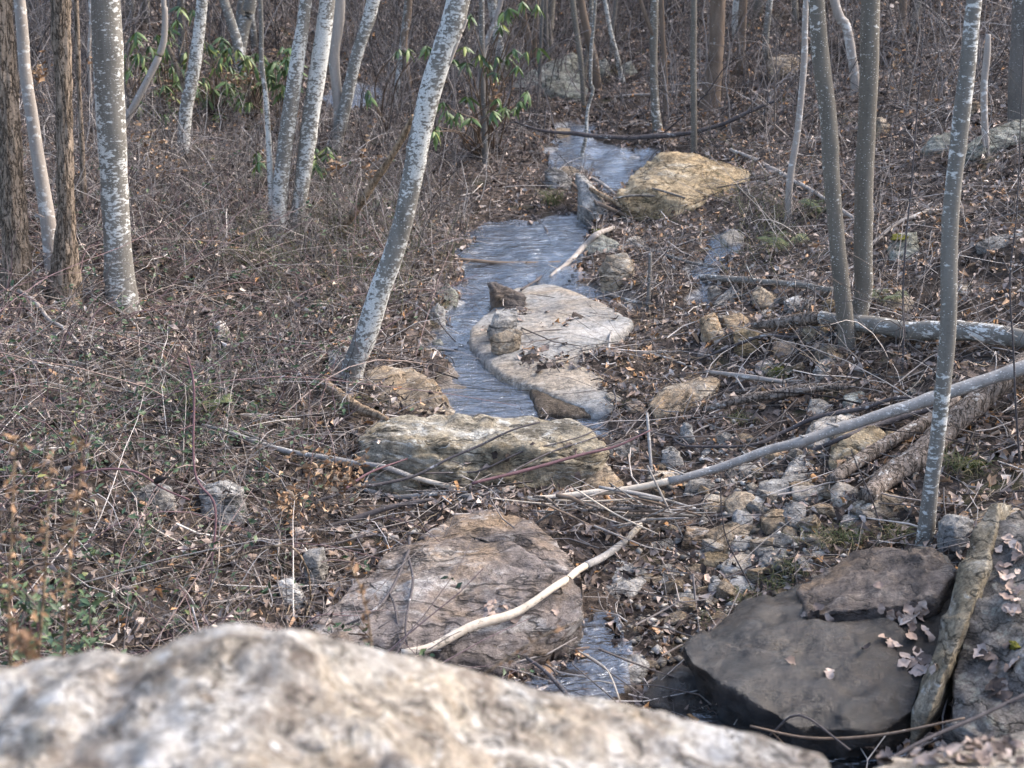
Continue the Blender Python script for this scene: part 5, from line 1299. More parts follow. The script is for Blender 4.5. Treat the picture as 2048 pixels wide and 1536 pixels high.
# ------------------------------------------------------------------ litter, brush, leaves
def to_px(p):
    v = p - CAM
    z = v[..., 1] * CP - v[..., 2] * SP
    return 1024 + F * v[..., 0] / z, 768 - F * (v[..., 1] * SP + v[..., 2] * CP) / z


def wedge(n, y0=4.3, y1=32., seed=0, power=1.0, dry=True):
    r_ = np.random.default_rng(seed)
    y = y0 + (y1 - y0) * r_.random(n) ** power
    x = (r_.random(n) * 2 - 1) * (.385 * y + .7)
    if dry:
        m, _ = wet(x, y)
        k = m < .6
        x, y = x[k], y[k]
    return x, y, r_


def zone(u, v, cx, cy, rx, ry):
    return np.exp(-((u - cx) / rx) ** 2 - ((v - cy) / ry) ** 2)


def leaf_batch(C, size, nrm_, az, fold, curl, width=.55, rnd=None, jag=0.):
    """many leaves: 8 vertices, 4 quads each, folded along the midrib and curled"""
    n = len(C)
    N_ = nrm(nrm_)
    ref = np.stack((np.cos(az), np.sin(az), 0 * az), 1)
    T = nrm(ref - N_ * (ref * N_).sum(1, keepdims=True))
    B = np.cross(N_, T)
    st = np.array((-.5, .05, .5)); wd = np.array((.06, .5, .06)) * width
    wv_ = .7 + .5 * rng.random(n)
    V = np.empty((n, 9, 3))
    for j in range(3):
        zc = curl * (st[j] ** 2 - .1) * 2
        cen = C + size[:, None] * (T * st[j] + N_ * zc[:, None])
        sgn = (size * wv_)[:, None] * wd[j]
        V[:, j * 3] = cen - B * sgn + N_ * (fold * size * wd[j])[:, None]
        V[:, j * 3 + 1] = cen
        V[:, j * 3 + 2] = cen + B * sgn + N_ * (fold * size * wd[j])[:, None]
    if jag:
        V += rng.normal(size=V.shape) * (jag * size)[:, None, None]
    q = []
    for j in range(2):
        q += [(j * 3, j * 3 + 1, j * 3 + 4, j * 3 + 3), (j * 3 + 1, j * 3 + 2, j * 3 + 5, j * 3 + 4)]
    Q = (np.arange(n)[:, None, None] * 9 + np.array(q)[None]).reshape(-1, 4)
    if rnd is None:
        rnd = rng.random(n)
    return V.reshape(-1, 3), Q, np.repeat(rnd, 9)


# --- fallen leaves
x, y, r_ = wedge(88000, y1=29.5, seed=1, power=1.05)
z = ground(x, y)
u, v_ = to_px(np.stack((x, y, z), 1))
keep = np.ones(len(x))
keep -= .75 * zone(u, v_, 1480, 1080, 150, 140) + .5 * zone(u, v_, 1380, 950, 130, 90) + .6 * zone(u, v_, 740, 1040, 70, 40) + .5 * zone(u, v_, 1260, 1260, 60, 80)
keep -= .35 * (u < 650) * (v_ > 700)
ok = r_.random(len(x)) < keep
x, y, z, u, v_ = x[ok], y[ok], z[ok], u[ok], v_[ok]
n = len(x)
sz = .024 + .046 * r_.random(n) ** 1.5
sz *= np.where(y > 16, 1.25, 1.)
tilt = r_.normal(size=(n, 3)) * .8; tilt[:, 2] = 1
tilt[:, 0] -= .12 * (x > 1); tilt[:, 1] -= .1
tone = np.clip(.54 + .27 * r_.normal(size=n) + .18 * fbm(np.stack((x, y, 0 * x), 1) * .8, 2) + .12 * zone(u, v_, 1290, 720, 120, 120) + .09 * (u > 1250), 0, .985)
tone = np.where(r_.random(n) < .03, 1., tone)
V, Q, A = leaf_batch(np.stack((x, y, z + .006 + .022 * r_.random(n)), 1), sz, tilt, r_.random(n) * 6.28, .2 + 1.1 * r_.random(n), .9 * r_.normal(size=n), .56, tone, .09)
kind(put('leaf_litter', mk('leaf_litter', V, Q, attr={'rnd': A}, smooth=False), M['litter']), 'stuff', 'brown fallen leaves covering the ground')


def sticks_on_ground(n, seed, lmin, lmax, r0, r1, up=.05, zf=None, k=5, ysp=1.15):
    x, y, r_ = wedge(n, seed=seed, power=ysp)
    if zf is not None:
        z = ground(x, y, False)
        u, v = to_px(np.stack((x, y, z), 1))
        ok = r_.random(len(x)) < zf(u, v, x, y)
        x, y = x[ok], y[ok]
    n = len(x)
    an = r_.random(n) * 6.28
    L = lmin + (lmax - lmin) * r_.random(n) ** 2
    t = np.linspace(-.5, .5, k)
    bend = r_.normal(size=n) * .25
    px_ = x[:, None] + np.cos(an)[:, None] * L[:, None] * t - np.sin(an)[:, None] * (bend * L)[:, None] * (t ** 2)[None] * 2
    py_ = y[:, None] + np.sin(an)[:, None] * L[:, None] * t + np.cos(an)[:, None] * (bend * L)[:, None] * (t ** 2)[None] * 2
    zc = ground(px_, py_)
    tl = r_.normal(size=n) * .16
    zz = np.maximum(zc.mean(1)[:, None] + (tl * L)[:, None] * t[None], zc.min(1)[:, None] - .01) + (up * r_.random(n))[:, None] + .012
    lin = zc[:, :1] * (1 - (t + .5)) + zc[:, -1:] * (t + .5)
    zz = np.maximum(lin, zc - .01) + (up * r_.random(n))[:, None] + .01 + (tl * L)[:, None] * t[None] * .6
    P = np.stack((px_, py_, zz), -1) + r_.normal(size=(n, k, 3)) * (.018 * L)[:, None, None]
    rad = (r0 + (r1 - r0) * r_.random(n) ** 2.5)[:, None] * np.linspace(1, .5, k)[None]
    V, Q = tubes(P, rad, 3)
    rnd = np.repeat(np.clip(.5 + .27 * r_.normal(size=n), 0, 1), k * 3)
    return V, Q, rnd, P


def notcenter(u, v, x, y):
    return np.clip(1 - .9 * zone(u, v, 1480, 1110, 130, 100) - .3 * zone(u, v, 1300, 1000, 200, 200), .05, 1)


V, Q, A, _ = sticks_on_ground(14000, 5, .06, .8, .0016, .0075, .07, notcenter, k=4)
kind(put('twig_litter', mk('twig_litter', V, Q, attr={'rnd': A}), M['twig']), 'stuff', 'grey dead twigs strewn over the leaves')


def stems(x, y, r_, hmin, hmax, r0, lean=.5, droop=.35, k=6, wig=.05, up=1.0):
    n = len(x)
    z = ground(x, y, False) - .02
    H = hmin + (hmax - hmin) * r_.random(n) ** 1.5
    az = r_.random(n) * 6.28
    ln = np.abs(r_.normal(size=n)) * lean
    t = np.linspace(0, 1, k)
    hd = np.stack((np.cos(az), np.sin(az)), 1)
    P = np.empty((n, k, 3))
    dr = droop * r_.random(n)
    f = (t[None] + (t[None] ** 2) * dr[:, None])
    P[:, :, :2] = np.stack((x, y), 1)[:, None] + hd[:, None] * (H * ln)[:, None, None] * f[:, :, None]
    P[:, :, 2] = z[:, None] + H[:, None] * up * (t[None] - (t[None] ** 2.2) * dr[:, None] * 1.7)
    ph = r_.normal(size=(n, 1, 3)) * 50
    P += wig * H[:, None, None] * np.stack([vnoise(np.stack((t[None] * 3.3 + ph[:, :, c], ph[:, :, c] * 0 + c + t[None] * 0, ph[:, :, (c + 1) % 3] + t[None] * 0), -1)) for c in range(3)], -1)
    gnd = ground(P[:, :, 0], P[:, :, 1], False)
    P[:, :, 2] = np.maximum(P[:, :, 2], gnd + .012)
    rad = (r0 * (.6 + .8 * r_.random(n)))[:, None] * np.linspace(1, .35, k)[None]
    return P, rad


def offshoots(P, rad, m, r_, L, k=4, spread=.8):
    """side twigs of stems"""
    n, kk, _ = P.shape
    i = r_.integers(0, n, m); f = 1 + (kk - 2) * r_.random(m); j = f.astype(int); fr = (f - j)[:, None]
    b = P[i, j] * (1 - fr) + P[i, np.minimum(j + 1, kk - 1)] * fr
    tg = nrm(P[i, np.minimum(j + 1, kk - 1)] - P[i, j - 1])
    dv = nrm(tg + r_.normal(size=(m, 3)) * spread) * (L * (.3 + .9 * r_.random(m)))[:, None]
    t = np.linspace(0, 1, k)[None, :, None]
    Q = b[:, None] + dv[:, None] * t + r_.normal(size=(m, 1, 3)) * (.2 * L) * t ** 2
    rd = (rad[i, j] * .6)[:, None] * np.linspace(1, .4, k)[None]
    return Q, rd


def brush(name, label, mat, n, seed, dens, h, r0, side=2.0, sl=.2, sides=3, y0=4.5, y1=32, power=1., leaves=None, **kw):
    x, y, r_ = wedge(n, y0, y1, seed, power)
    z = ground(x, y, False)
    u, v = to_px(np.stack((x, y, z), 1))
    ok = r_.random(len(x)) < dens(u, v, x, y)
    x, y = x[ok], y[ok]
    P, rad = stems(x, y, r_, h[0], h[1], r0, **kw)
    V, Q = tubes(P, rad, sides)
    A = np.repeat(np.clip(.5 + .27 * r_.normal(size=len(P)), 0, 1), P.shape[1] * sides)
    parts = [(V, Q)]
    As = [A]
    if side:
        P2, rd2 = offshoots(P, rad, int(len(P) * side), r_, sl)
        V2, Q2 = tubes(P2, np.maximum(rd2, .0007), sides)
        parts.append((V2, Q2))
        As.append(np.repeat(np.clip(.55 + .27 * r_.normal(size=len(P2)), 0, 1), P2.shape[1] * sides))
    V, Q, T = join(parts)
    kind(put(name, mk(name, V, Q, attr={'rnd': np.concatenate(As)}), M[mat]), 'stuff', label)
    return P, r_


def left_d(u, v, x, y):
    a = np.clip((860 - u) / 120, 0, 1) * np.clip((v - 300) / 120, 0, 1)
    return np.clip(a * (1 - .45 * zone(u, v, 420, 640, 260, 60)) * (1 - .35 * np.clip((v - 850) / 200, 0, 1)) - 1.3 * zone(u, v, 800, 1180, 190, 130) - 1.2 * zone(u, v, 850, 900, 150, 80) - .6 * zone(u, v, 800, 780, 90, 60), 0, 1)


def far_d(u, v, x, y):
    return np.clip((330 - v) / 160, 0, 1) * (1 - .93 * (u > 250) * (u < 700) * (y < 19.5)) * (1 - .85 * zone(u, v, 1250, 170, 170, 110)) * np.where(u > 1450, .3, 1)


def right_d(u, v, x, y):
    a = np.clip((u - 1420) / 150, 0, 1) * np.clip((900 - v) / 150, 0, 1)
    return a * (.35 + .9 * zone(u, v, 1760, 640, 110, 80) + .5 * zone(u, v, 1540, 470, 90, 70))


def edge_d(u, v, x, y):
    return -.6 * zone(u, v, 1480, 1050, 150, 110) + .7 * zone(u, v, 1150, 320, 70, 50) + .8 * zone(u, v, 1000, 300, 170, 60) + .9 * zone(u, v, 1330, 560, 90, 60) + .5 * zone(u, v, 1250, 450, 90, 30) + .3 * zone(u, v, 1380, 870, 90, 40) + .6 * zone(u, v, 640, 990, 90, 50) + .4 * zone(u, v, 850, 560, 60, 120)


P_left, rl = brush('thicket', 'tangled bare thin stems of the left bank thicket', 'twig', 13000, 21, left_d, (.12, .55), .0034, side=2.2, sl=.2, y0=4.6, y1=17, lean=1.0, droop=.65)
brush('slope_brush', 'grey bare brush on the left slope around the trunk feet', 'twig', 9000, 28, lambda u, v, x, y: np.clip((1000 - u) / 150, 0, 1) * np.clip((v - 200) / 80, 0, 1) * np.clip((600 - v) / 120, 0, 1) * (1 - .85 * zone(u, v, 460, 230, 220, 50)), (.3, 1.0), .0042, side=2.2, sl=.3, y0=10.5, y1=20, lean=.6, droop=.45)
P_can, rc = brush('bramble_tangle', 'purple bramble canes arching through the left thicket', 'cane', 1500, 22, left_d, (.35, .9), .0042, side=.7, sl=.3, y0=4.6, y1=13, lean=1.0, droop=.75, k=9)
P_far, rf = brush('hillside_brush', 'dense grey brush on the far hillside', 'farbrush', 7600, 23, far_d, (.4, 1.7), .0085, side=3.0, sl=.55, y0=14, y1=28, lean=.45, droop=.25)
brush('bank_brush', 'thin bare twigs on the right bank', 'twig', 13000, 24, right_d, (.2, .9), .0036, side=2.2, sl=.25, y0=6, y1=24, lean=.7, droop=.45)
brush('streamside_twigs', 'dry twigs and roots along the stream edges', 'twig', 26000, 25, edge_d, (.08, .5), .0032, side=2.2, sl=.15, y0=6, y1=20, lean=.9, droop=.6)
brush('pale_grass_stems', 'pale dry grass stems among the litter', 'straw', 20000, 26, lambda u, v, x, y: .9 * zone(u, v, 1300, 700, 90, 120) + .7 * zone(u, v, 1700, 700, 120, 80) + .5 * zone(u, v, 1960, 900, 80, 90) + .5 * zone(u, v, 1640, 1100, 60, 40) + .22 * (v > 330) * (u < 900), (.05, .28), .0018, side=0, y0=5, y1=16, lean=1.2, droop=.7, k=5)
brush('green_briar', 'thin green briar stems', 'grass', 9000, 27, lambda u, v, x, y: .8 * zone(u, v, 760, 520, 130, 110) + .7 * zone(u, v, 560, 520, 130, 80) + .9 * zone(u, v, 1520, 470, 70, 70), (.2, .6), .002, side=2., sl=.2, y0=7, y1=17, lean=.7, droop=.4)

# --- honeysuckle leaves growing on the left stems
pool_ = np.concatenate((P_left.reshape(-1, 3), P_can[:, 2:].reshape(-1, 3)))
u, v_ = to_px(pool_)
wgt = .16 + 1.1 * zone(u, v_, 90, 1190, 170, 110) + .45 * zone(u, v_, 330, 820, 260, 110) + .5 * zone(u, v_, 560, 1000, 90, 60) + .3 * zone(u, v_, 200, 1000, 200, 150)
sel = rl.random(len(pool_)) < wgt * .28
C = pool_[sel]
C = np.repeat(C, 4, 0) + rl.normal(size=(len(C) * 4, 3)) * .025
n = len(C)
tilt = rl.normal(size=(n, 3)) * .7; tilt[:, 2] += 1.; tilt[:, 1] -= .3
V, Q, A = leaf_batch(C, .022 + .026 * rl.random(n), tilt, rl.random(n) * 6.28, .25 + .2 * rl.random(n), .3 * rl.normal(size=n), .5, np.clip(.45 + .25 * rl.normal(size=n), 0, 1))
kind(put('honeysuckle', mk('honeysuckle', V, Q, attr={'rnd': A}), M['ivy']), 'stuff', 'small green honeysuckle leaves in the left thicket')
# dry leaves caught in the thicket
sel = rl.random(len(pool_)) < .10
C = pool_[sel] + rl.normal(size=(sel.sum(), 3)) * .02
n = len(C)
V, Q, A = leaf_batch(C, .03 + .035 * rl.random(n), rl.normal(size=(n, 3)), rl.random(n) * 6.28, .4 + .6 * rl.random(n), .9 * rl.normal(size=n), .5, rl.random(n) ** 1.2, .05)
kind(put('caught_leaves', mk('caught_leaves', V, Q, attr={'rnd': A}, smooth=False), M['litter']), 'stuff', 'dead leaves caught in the thicket')

# --- gravel and pebbles
x, y, r_ = wedge(42000, 4.6, 12, 31, 1., True)
z = ground(x, y)
u, v_ = to_px(np.stack((x, y, z), 1))
ok = r_.random(len(x)) < (.9 * zone(u, v_, 1480, 1110, 150, 110) + .9 * zone(u, v_, 1330, 1260, 90, 80) + .7 * zone(u, v_, 1420, 940, 140, 60) + .9 * zone(u, v_, 735, 1035, 70, 40))
x, y, z = x[ok], y[ok], z[ok]
n = len(x)
octv = np.array(((1, 0, 0), (-1, 0, 0), (0, 1, 0), (0, -1, 0), (0, 0, 1), (0, 0, -1)), float)
octf = np.array(((0, 2, 4), (2, 1, 4), (1, 3, 4), (3, 0, 4), (2, 0, 5), (1, 2, 5), (3, 1, 5), (0, 3, 5)))
s = .006 + .026 * r_.random(n) ** 2.5
an = r_.random(n) * 6.28
W = octv[None] * (.6 + .7 * r_.random((n, 6, 1))) * s[:, None, None] * np.array((1.2, .9, .55))
W = np.stack((W[..., 0] * np.cos(an)[:, None] - W[..., 1] * np.sin(an)[:, None], W[..., 0] * np.sin(an)[:, None] + W[..., 1] * np.cos(an)[:, None], W[..., 2] + r_.normal(size=(n, 1)) * .3 * W[..., 0]), -1)
V = (np.stack((x, y, z + s * .2), 1)[:, None] + W).reshape(-1, 3)
T = (np.arange(n)[:, None, None] * 6 + octf[None]).reshape(-1, 3)
kind(put('gravel', mk('gravel', V, None, T, smooth=False, attr={'rnd': np.repeat(r_.random(n), 6)}), M['pebble']), 'stuff', 'grey and tan gravel between the stones')

# --- grass tufts
def tuft(px, py, n, hgt, label, mat='grass', spread=.05):
    p = at(px, py)
    r_ = np.random.default_rng(int(px + py))
    x = r_.normal(size=n) * spread; y = r_.normal(size=n) * spread
    t = np.linspace(0, 1, 5)
    az = r_.random(n) * 6.28; ln = .3 + .8 * r_.random(n); H = hgt * (.5 + .7 * r_.random(n))
    P = np.stack((x[:, None] + np.cos(az)[:, None] * (H * ln)[:, None] * t ** 1.6, y[:, None] + np.sin(az)[:, None] * (H * ln)[:, None] * t ** 1.6, H[:, None] * (t - .45 * t ** 3)[None]), -1)
    V, Q = tubes(P, np.linspace(.0022, .0006, 5)[None].repeat(n, 0), 3)
    o = put('grass_tuft', mk('grass_tuft', V, Q, attr={'rnd': np.repeat(r_.random(n), 15)}), M[mat], loc=p - np.array((0, 0, .01)))
    tag(o, label, 'grass tuft')


tuft(1106, 408, 90, .26, 'bright green grass tuft on the bank above the slide')
for px, py, nn, hh, lb in [(1590, 1140, 120, .09, 'green grass tuft by the back edge of the dark slab'), (1560, 1165, 90, .08, 'small grass tuft left of the tuft by the dark slab'), (1650, 1090, 110, .11, 'yellowish grass tuft below the rubble stones'),
                           (1700, 1075, 90, .11, 'grass tuft left of the flecked trunk foot'), (1800, 1070, 90, .1, 'grass tuft against the flecked trunk foot'), (1490, 1196, 60, .08, 'grass blades over the rim of the dark slab'),
                           (1420, 1232, 50, .07, 'thin grass blades lowest on the slab rim'), (1560, 750, 80, .1, 'green tuft under the grey leaning branch'), (1480, 838, 60, .08, 'straw tuft below the weathered split log'), (1930, 940, 120, .14, 'dry grass hanging on the right bank')]:
    tuft(px, py, nn, hh, lb)

# --- moss cushions
for px, py, ww, lb in [(1192, 462, 22, 'yellow green moss cushion on the layered slab'), (1800, 475, 30, 'moss cushion on the rock right of the twin trunks'), (1950, 925, 40, 'moss patch on the right bank below the logs'), (1640, 1085, 30, 'moss patch beside the rubble'), (2030, 1290, 24, 'moss on the grey right boulder'), (868, 598, 14, 'bright moss spot on the ledge left of the slide'), (1560, 742, 30, 'moss under the grey leaning branch')]:
    p, nn_ = hit(px, py)
    r_m = ww / F * p[1] * .6
    pts = p + np.random.default_rng(px).normal(size=(26, 3)) * r_m * np.array((.55, .55, .22))
    kind(rock('moss_cushion', [pts], M['moss'], lb, 'moss', voxel=r_m / 9, amp=r_m * .12, surf=False), 'stuff')

# --- leaves one can count on the dark slab and on the boulders
def fine_leaf(s, n_, r_):
    """one curled oval leaf with a wavy rim and a stalk, lying along its local x"""
    k = 9
    t = np.linspace(0, 1, k)
    w_ = s * (.22 + .12 * r_.random()) * np.sin(np.pi * t ** .85) ** .8 + s * .008
    w_ = w_[:, None] * (1 + .22 * r_.normal(size=(k, 2)))
    cv, fo = r_.normal() * .5, .15 + .5 * r_.random()
    zc = s * (cv * (t - .5) ** 2 + .05 * np.sin(t * 7 + r_.random() * 6))
    V = []
    for i in range(k):
        V += [(s * (t[i] - .5), -w_[i, 0], zc[i] + fo * w_[i, 0] + s * .03 * r_.normal()), (s * (t[i] - .5), 0, zc[i]), (s * (t[i] - .5), w_[i, 1], zc[i] + fo * w_[i, 1] * r_.random() + s * .03 * r_.normal())]
    Q = []
    for i in range(k - 1):
        Q += [(i * 3, i * 3 + 1, i * 3 + 4, i * 3 + 3), (i * 3 + 1, i * 3 + 2, i * 3 + 5, i * 3 + 4)]
    V = np.array(V)
    N_ = nrm(n_ + r_.normal(size=3) * .3)
    a = r_.random() * 6.28
    T = nrm(np.cross(N_, np.array((math.cos(a), math.sin(a), .1)))); B = np.cross(N_, T)
    return V[:, :1] * T + V[:, 1:2] * B + V[:, 2:3] * N_, np.array(Q)


def single_leaves(spots, label, group, mat, smin, smax, seed):
    r_ = np.random.default_rng(seed)
    for px, py in spots:
        p, nn_ = hit(px, py, True, 1.5 if py > 1480 else 3.2)
        s = (smin + (smax - smin) * r_.random()) * 1.05
        V, Q = fine_leaf(s, nn_, r_)
        o = put('dead_leaf', mk('dead_leaf', V, Q, attr={'rnd': np.full(len(V), r_.random() * .8)}), M[mat], loc=p + nn_ * .008)
        tag(o, label, 'leaf', group)


rr = np.random.default_rng(5)
tag_spots = [(1758, 1173), (1764, 1214)]
single_leaves(tag_spots[:1], 'upper one of two pale leaves on the dry ledge', None, 'pale_leaf', .04, .05, 1)
single_leaves(tag_spots[1:], 'lower one of two pale leaves on the dry ledge', None, 'pale_leaf', .05, .06, 2)
single_leaves([(1788 + rr.normal() * 10, 1232 + rr.normal() * 6) for _ in range(4)], 'pale curled leaf on the middle of the wet slab', 'pale leaves on the middle of the slab', 'pale_leaf', .04, .07, 3)
single_leaves([(1840 + rr.normal() * 22, 1245 + rr.normal() * 20) for _ in range(16)], 'pinkish leaf in the pile where the slab meets the leaning slab', 'leaf pile on the slab', 'pale_leaf', .04, .075, 4)
single_leaves([(1780, 1288), (1768, 1280), (1795, 1292)], 'tan leaf on the wet slab below the pale leaves', 'tan leaves on the wet slab', 'pale_leaf', .04, .06, 5)
single_leaves([(1640 + rr.normal() * 16, 1232 + rr.normal() * 6) for _ in range(5)] + [(1580, 1325), (1660, 1350), (1730, 1300)], 'dark soaked leaf stuck to the wet slab', 'soaked leaves on the slab', 'litter', .04, .07, 6)
single_leaves([(1820 + rr.normal() * 20, 1330 + rr.normal() * 18) for _ in range(9)], 'dark wet leaf heaped at the right of the wet slab', 'wet leaf heap', 'litter', .05, .08, 7)
single_leaves([(2000 + 40 * rr.random(), 1070 + 160 * rr.random()) for _ in range(26)], 'pale leaf scattered over the grey right boulder', 'leaves on the right boulder', 'pale_leaf', .04, .075, 8)
single_leaves([(1960 + 80 * rr.random(), 1290 + 120 * rr.random()) for _ in range(14)], 'leaf low on the grey right boulder', 'leaves low on the right boulder', 'litter', .05, .08, 9)
single_leaves([(985 + rr.normal() * 14, 1222 + rr.normal() * 8) for _ in range(7)] + [(1030, 1240), (1110, 1226)], 'tan leaf caught against the peeled branch on the central boulder', 'leaves on the central boulder', 'pale_leaf', .04, .06, 10)
single_leaves([(900 + 60 * rr.random(), 1005 + 20 * rr.random()) for _ in range(10)], 'orange leaf wedged behind the central boulder', 'leaves behind the central boulder', 'dry_orange', .04, .06, 11)
single_leaves([(1740 + 300 * rr.random(), 1486 + 46 * rr.random()) for _ in range(60)], 'blurred leaf on the rock in the bottom right corner', 'leaves on the corner rock', 'litter', .03, .06, 12)
single_leaves([(1080, 745), (1090, 700), (1130, 690), (1140, 640), (1150, 632), (1160, 636), (1230, 640), (1095, 625), (1040, 642)], 'brown leaf lying on the broad pale slab', 'leaves on the pale slab', 'litter', .05, .08, 13)
single_leaves([(1070 + rr.normal() * 90, 905 + rr.normal() * 22) for _ in range(8)], 'brown leaf on the long streaked boulder', 'leaves on the streaked boulder', 'litter', .03, .06, 14)

# --- rhododendrons: every leaf a part
RL = []
for k in range(8):
    r_ = np.random.default_rng(70 + k)
    n_ = 6
    s = np.linspace(0, 1, n_)
    wd = .5 * np.sin(np.clip(s * 1.02, 0, 1) ** .8 * np.pi) ** .75 * .26 + .006
    droop = -(.25 + .35 * r_.random()) * s ** 2
    V = []
    for a, b, c in zip(s, wd, droop):
        V += [(a, -b, c - b * .35), (a, 0, c), (a, b, c - b * .35)]
    Q = []
    for j in range(n_ - 1):
        Q += [(j * 3, j * 3 + 1, j * 3 + 4, j * 3 + 3), (j * 3 + 1, j * 3 + 2, j * 3 + 5, j * 3 + 4)]
    me = mk('leaf', np.array(V), Q, attr={'rnd': np.full(len(V), (k + .5) / 8)})
    me.materials.append(M['rhodo'])
    RL.append(me)


def rhodo(whorls, d, label, seed, lsz=.13, per=7, foot=None):
    r_ = np.random.default_rng(seed)
    Wp = np.array([D(a, b, d + r_.normal() * .45) for a, b in whorls])
    f = Wp.mean(0).copy() if foot is None else at(*foot)
    f[2] = gz(f)
    t = thing('rhododendron', f, label, 'shrub')
    parts = []
    for w_ in Wp:
        m = f + (w_ - f) * np.array((.35, .35, .55)) + r_.normal(size=3) * .08
        pts = spline(np.array([f + r_.normal(size=3) * np.array((.05, .05, 0)), m, w_]), 10)
        parts.append(tube1(pts - f, np.linspace(.011, .003, 10), 5, cap=False)[:2])
    put('stems', mk('stems', *join(parts)[:2]), M['brown_bark'], t)
    for w_ in Wp:
        a0 = r_.random() * 6.28
        for j in range(per):
            o = put('leaf', RL[min(7, int(8 * r_.random() ** 1.3))], None, t)
            o.location = w_ - f + r_.normal(size=3) * .008
            o.rotation_euler = (r_.normal() * .5, .1 + 1.0 * r_.random(), a0 + j * 6.28 / per + r_.normal() * .2)
            s = lsz * (.5 + .75 * r_.random())
            o.scale = (s, s, s)
    return t


def cloud(cx, cy, rx, ry, n, seed):
    r_ = np.random.default_rng(seed)
    out = []
    while len(out) < n:
        a, b = r_.random(2) * 2 - 1
        if a * a + b * b < 1:
            out.append((cx + a * rx, cy + b * ry))
    return out


rhodo(cloud(270, 150, 30, 90, 22, 1), 15.6, 'rhododendron hugging the right side of the thickest left trunk', 1, .13)
rhodo(cloud(330, 150, 45, 90, 36, 2) + [(360, 15), (385, 20), (352, 40), (340, 60)], 15.8, 'tallest rhododendron on the left with leaves reaching the top', 2, .13)
rhodo(cloud(420, 150, 55, 85, 40, 3), 16.2, 'rhododendron in the middle of the left group', 3, .13)
rhodo(cloud(500, 150, 45, 60, 36, 4), 16.4, 'rhododendron at the right of the left group', 4, .13)
rhodo(cloud(570, 140, 35, 50, 26, 5), 16.0, 'small rhododendron touching the lichened cluster', 5, .13)
rhodo(cloud(500, 340, 50, 45, 9, 6) + cloud(640, 310, 25, 30, 6, 7), 13.8, 'low sparse rhododendron in front of the lichened cluster', 6, .13)
RW = [(1016, 17), (1043, 3), (1074, 10), (940, 31), (1002, 51), (930, 92), (1026, 99), (1053, 103), (1077, 96), (910, 120), (934, 126), (995, 113), (1016, 116), (978, 126), (1036, 133), (992, 147), (960, 110), (1005, 25)]
rhodo(RW, 14.6, 'upper rhododendron right of the leaning birch', 8, .13, 8, foot=(975, 300))
rhodo([(886, 205), (893, 222), (920, 226), (944, 236), (934, 195), (985, 222), (1043, 202), (1053, 185), (995, 198), (876, 253), (870, 262), (905, 232), (1010, 215), (1030, 215)], 14.3, 'lower rhododendron right of the leaning birch', 9, .13, 8, foot=(960, 310))
rhodo([(855, 92), (817, 99), (797, 99), (735, 181), (740, 195)], 15.0, 'few rhododendron leaves left of the leaning birch', 10, .12, 7, foot=(770, 260))

# --- ferns
def fern(px, py, L, n, label, up=1.0, d=None, azs=None):
    p = at(px, py)
    r_ = np.random.default_rng(int(px * 3 + py))
    t = thing('fern', p, label, 'fern')
    for j in range(n):
        az = (azs[j] if azs else j * 6.28 / n + r_.normal() * .3)
        k = 15
        s = np.linspace(0, 1, k)
        l = L * (.75 + .4 * r_.random())
        rach = np.stack((np.cos(az) * s * l * .6, np.sin(az) * s * l * .6, l * up * (s * 1.3 - s ** 2.2)), 1)
        C, S, Nn, Az = [], [], [], []
        for i in range(2, k):
            wl = l * .34 * math.sin(min(1, (i / k) * 1.15) * math.pi * .93) + .01
            for sg in (-1, 1):
                a2 = az + sg * 1.25
                C.append(rach[i] + np.array((math.cos(a2), math.sin(a2), -.25)) * wl * .5)
                S.append(wl); Nn.append((0.2 * math.cos(az) , .2 * math.sin(az) - .2, 1)); Az.append(a2)
        m = len(C)
        V, Q, A = leaf_batch(np.array(C), np.array(S), np.array(Nn), np.array(Az), np.full(m, .1), np.full(m, -.2), .17, np.clip(.5 + .3 * r_.normal(size=m), 0, 1))
        V2, Q2 = tubes(rach[None], np.linspace(.003, .001, k)[None], 3)
        VV, QQ, _ = join([(V, Q), (V2, Q2)])
        put('frond', mk('frond', VV, QQ, attr={'rnd': np.concatenate((A, np.full(len(V2), .4)))}), M['fern'], t)


fern(415, 830, .30, 4, 'yellow green fern on the left bank')
fern(350, 800, .22, 3, 'smaller fern left of the yellow green one')
fern(1560, 505, .34, 4, 'green fern left of the twin trunks', .9)
fern(1770, 610, .25, 4, 'small fern right of the twin trunk bases', .9)
fern(1640, 430, .3, 5, 'fern on the slope behind the twin trunks', .9)

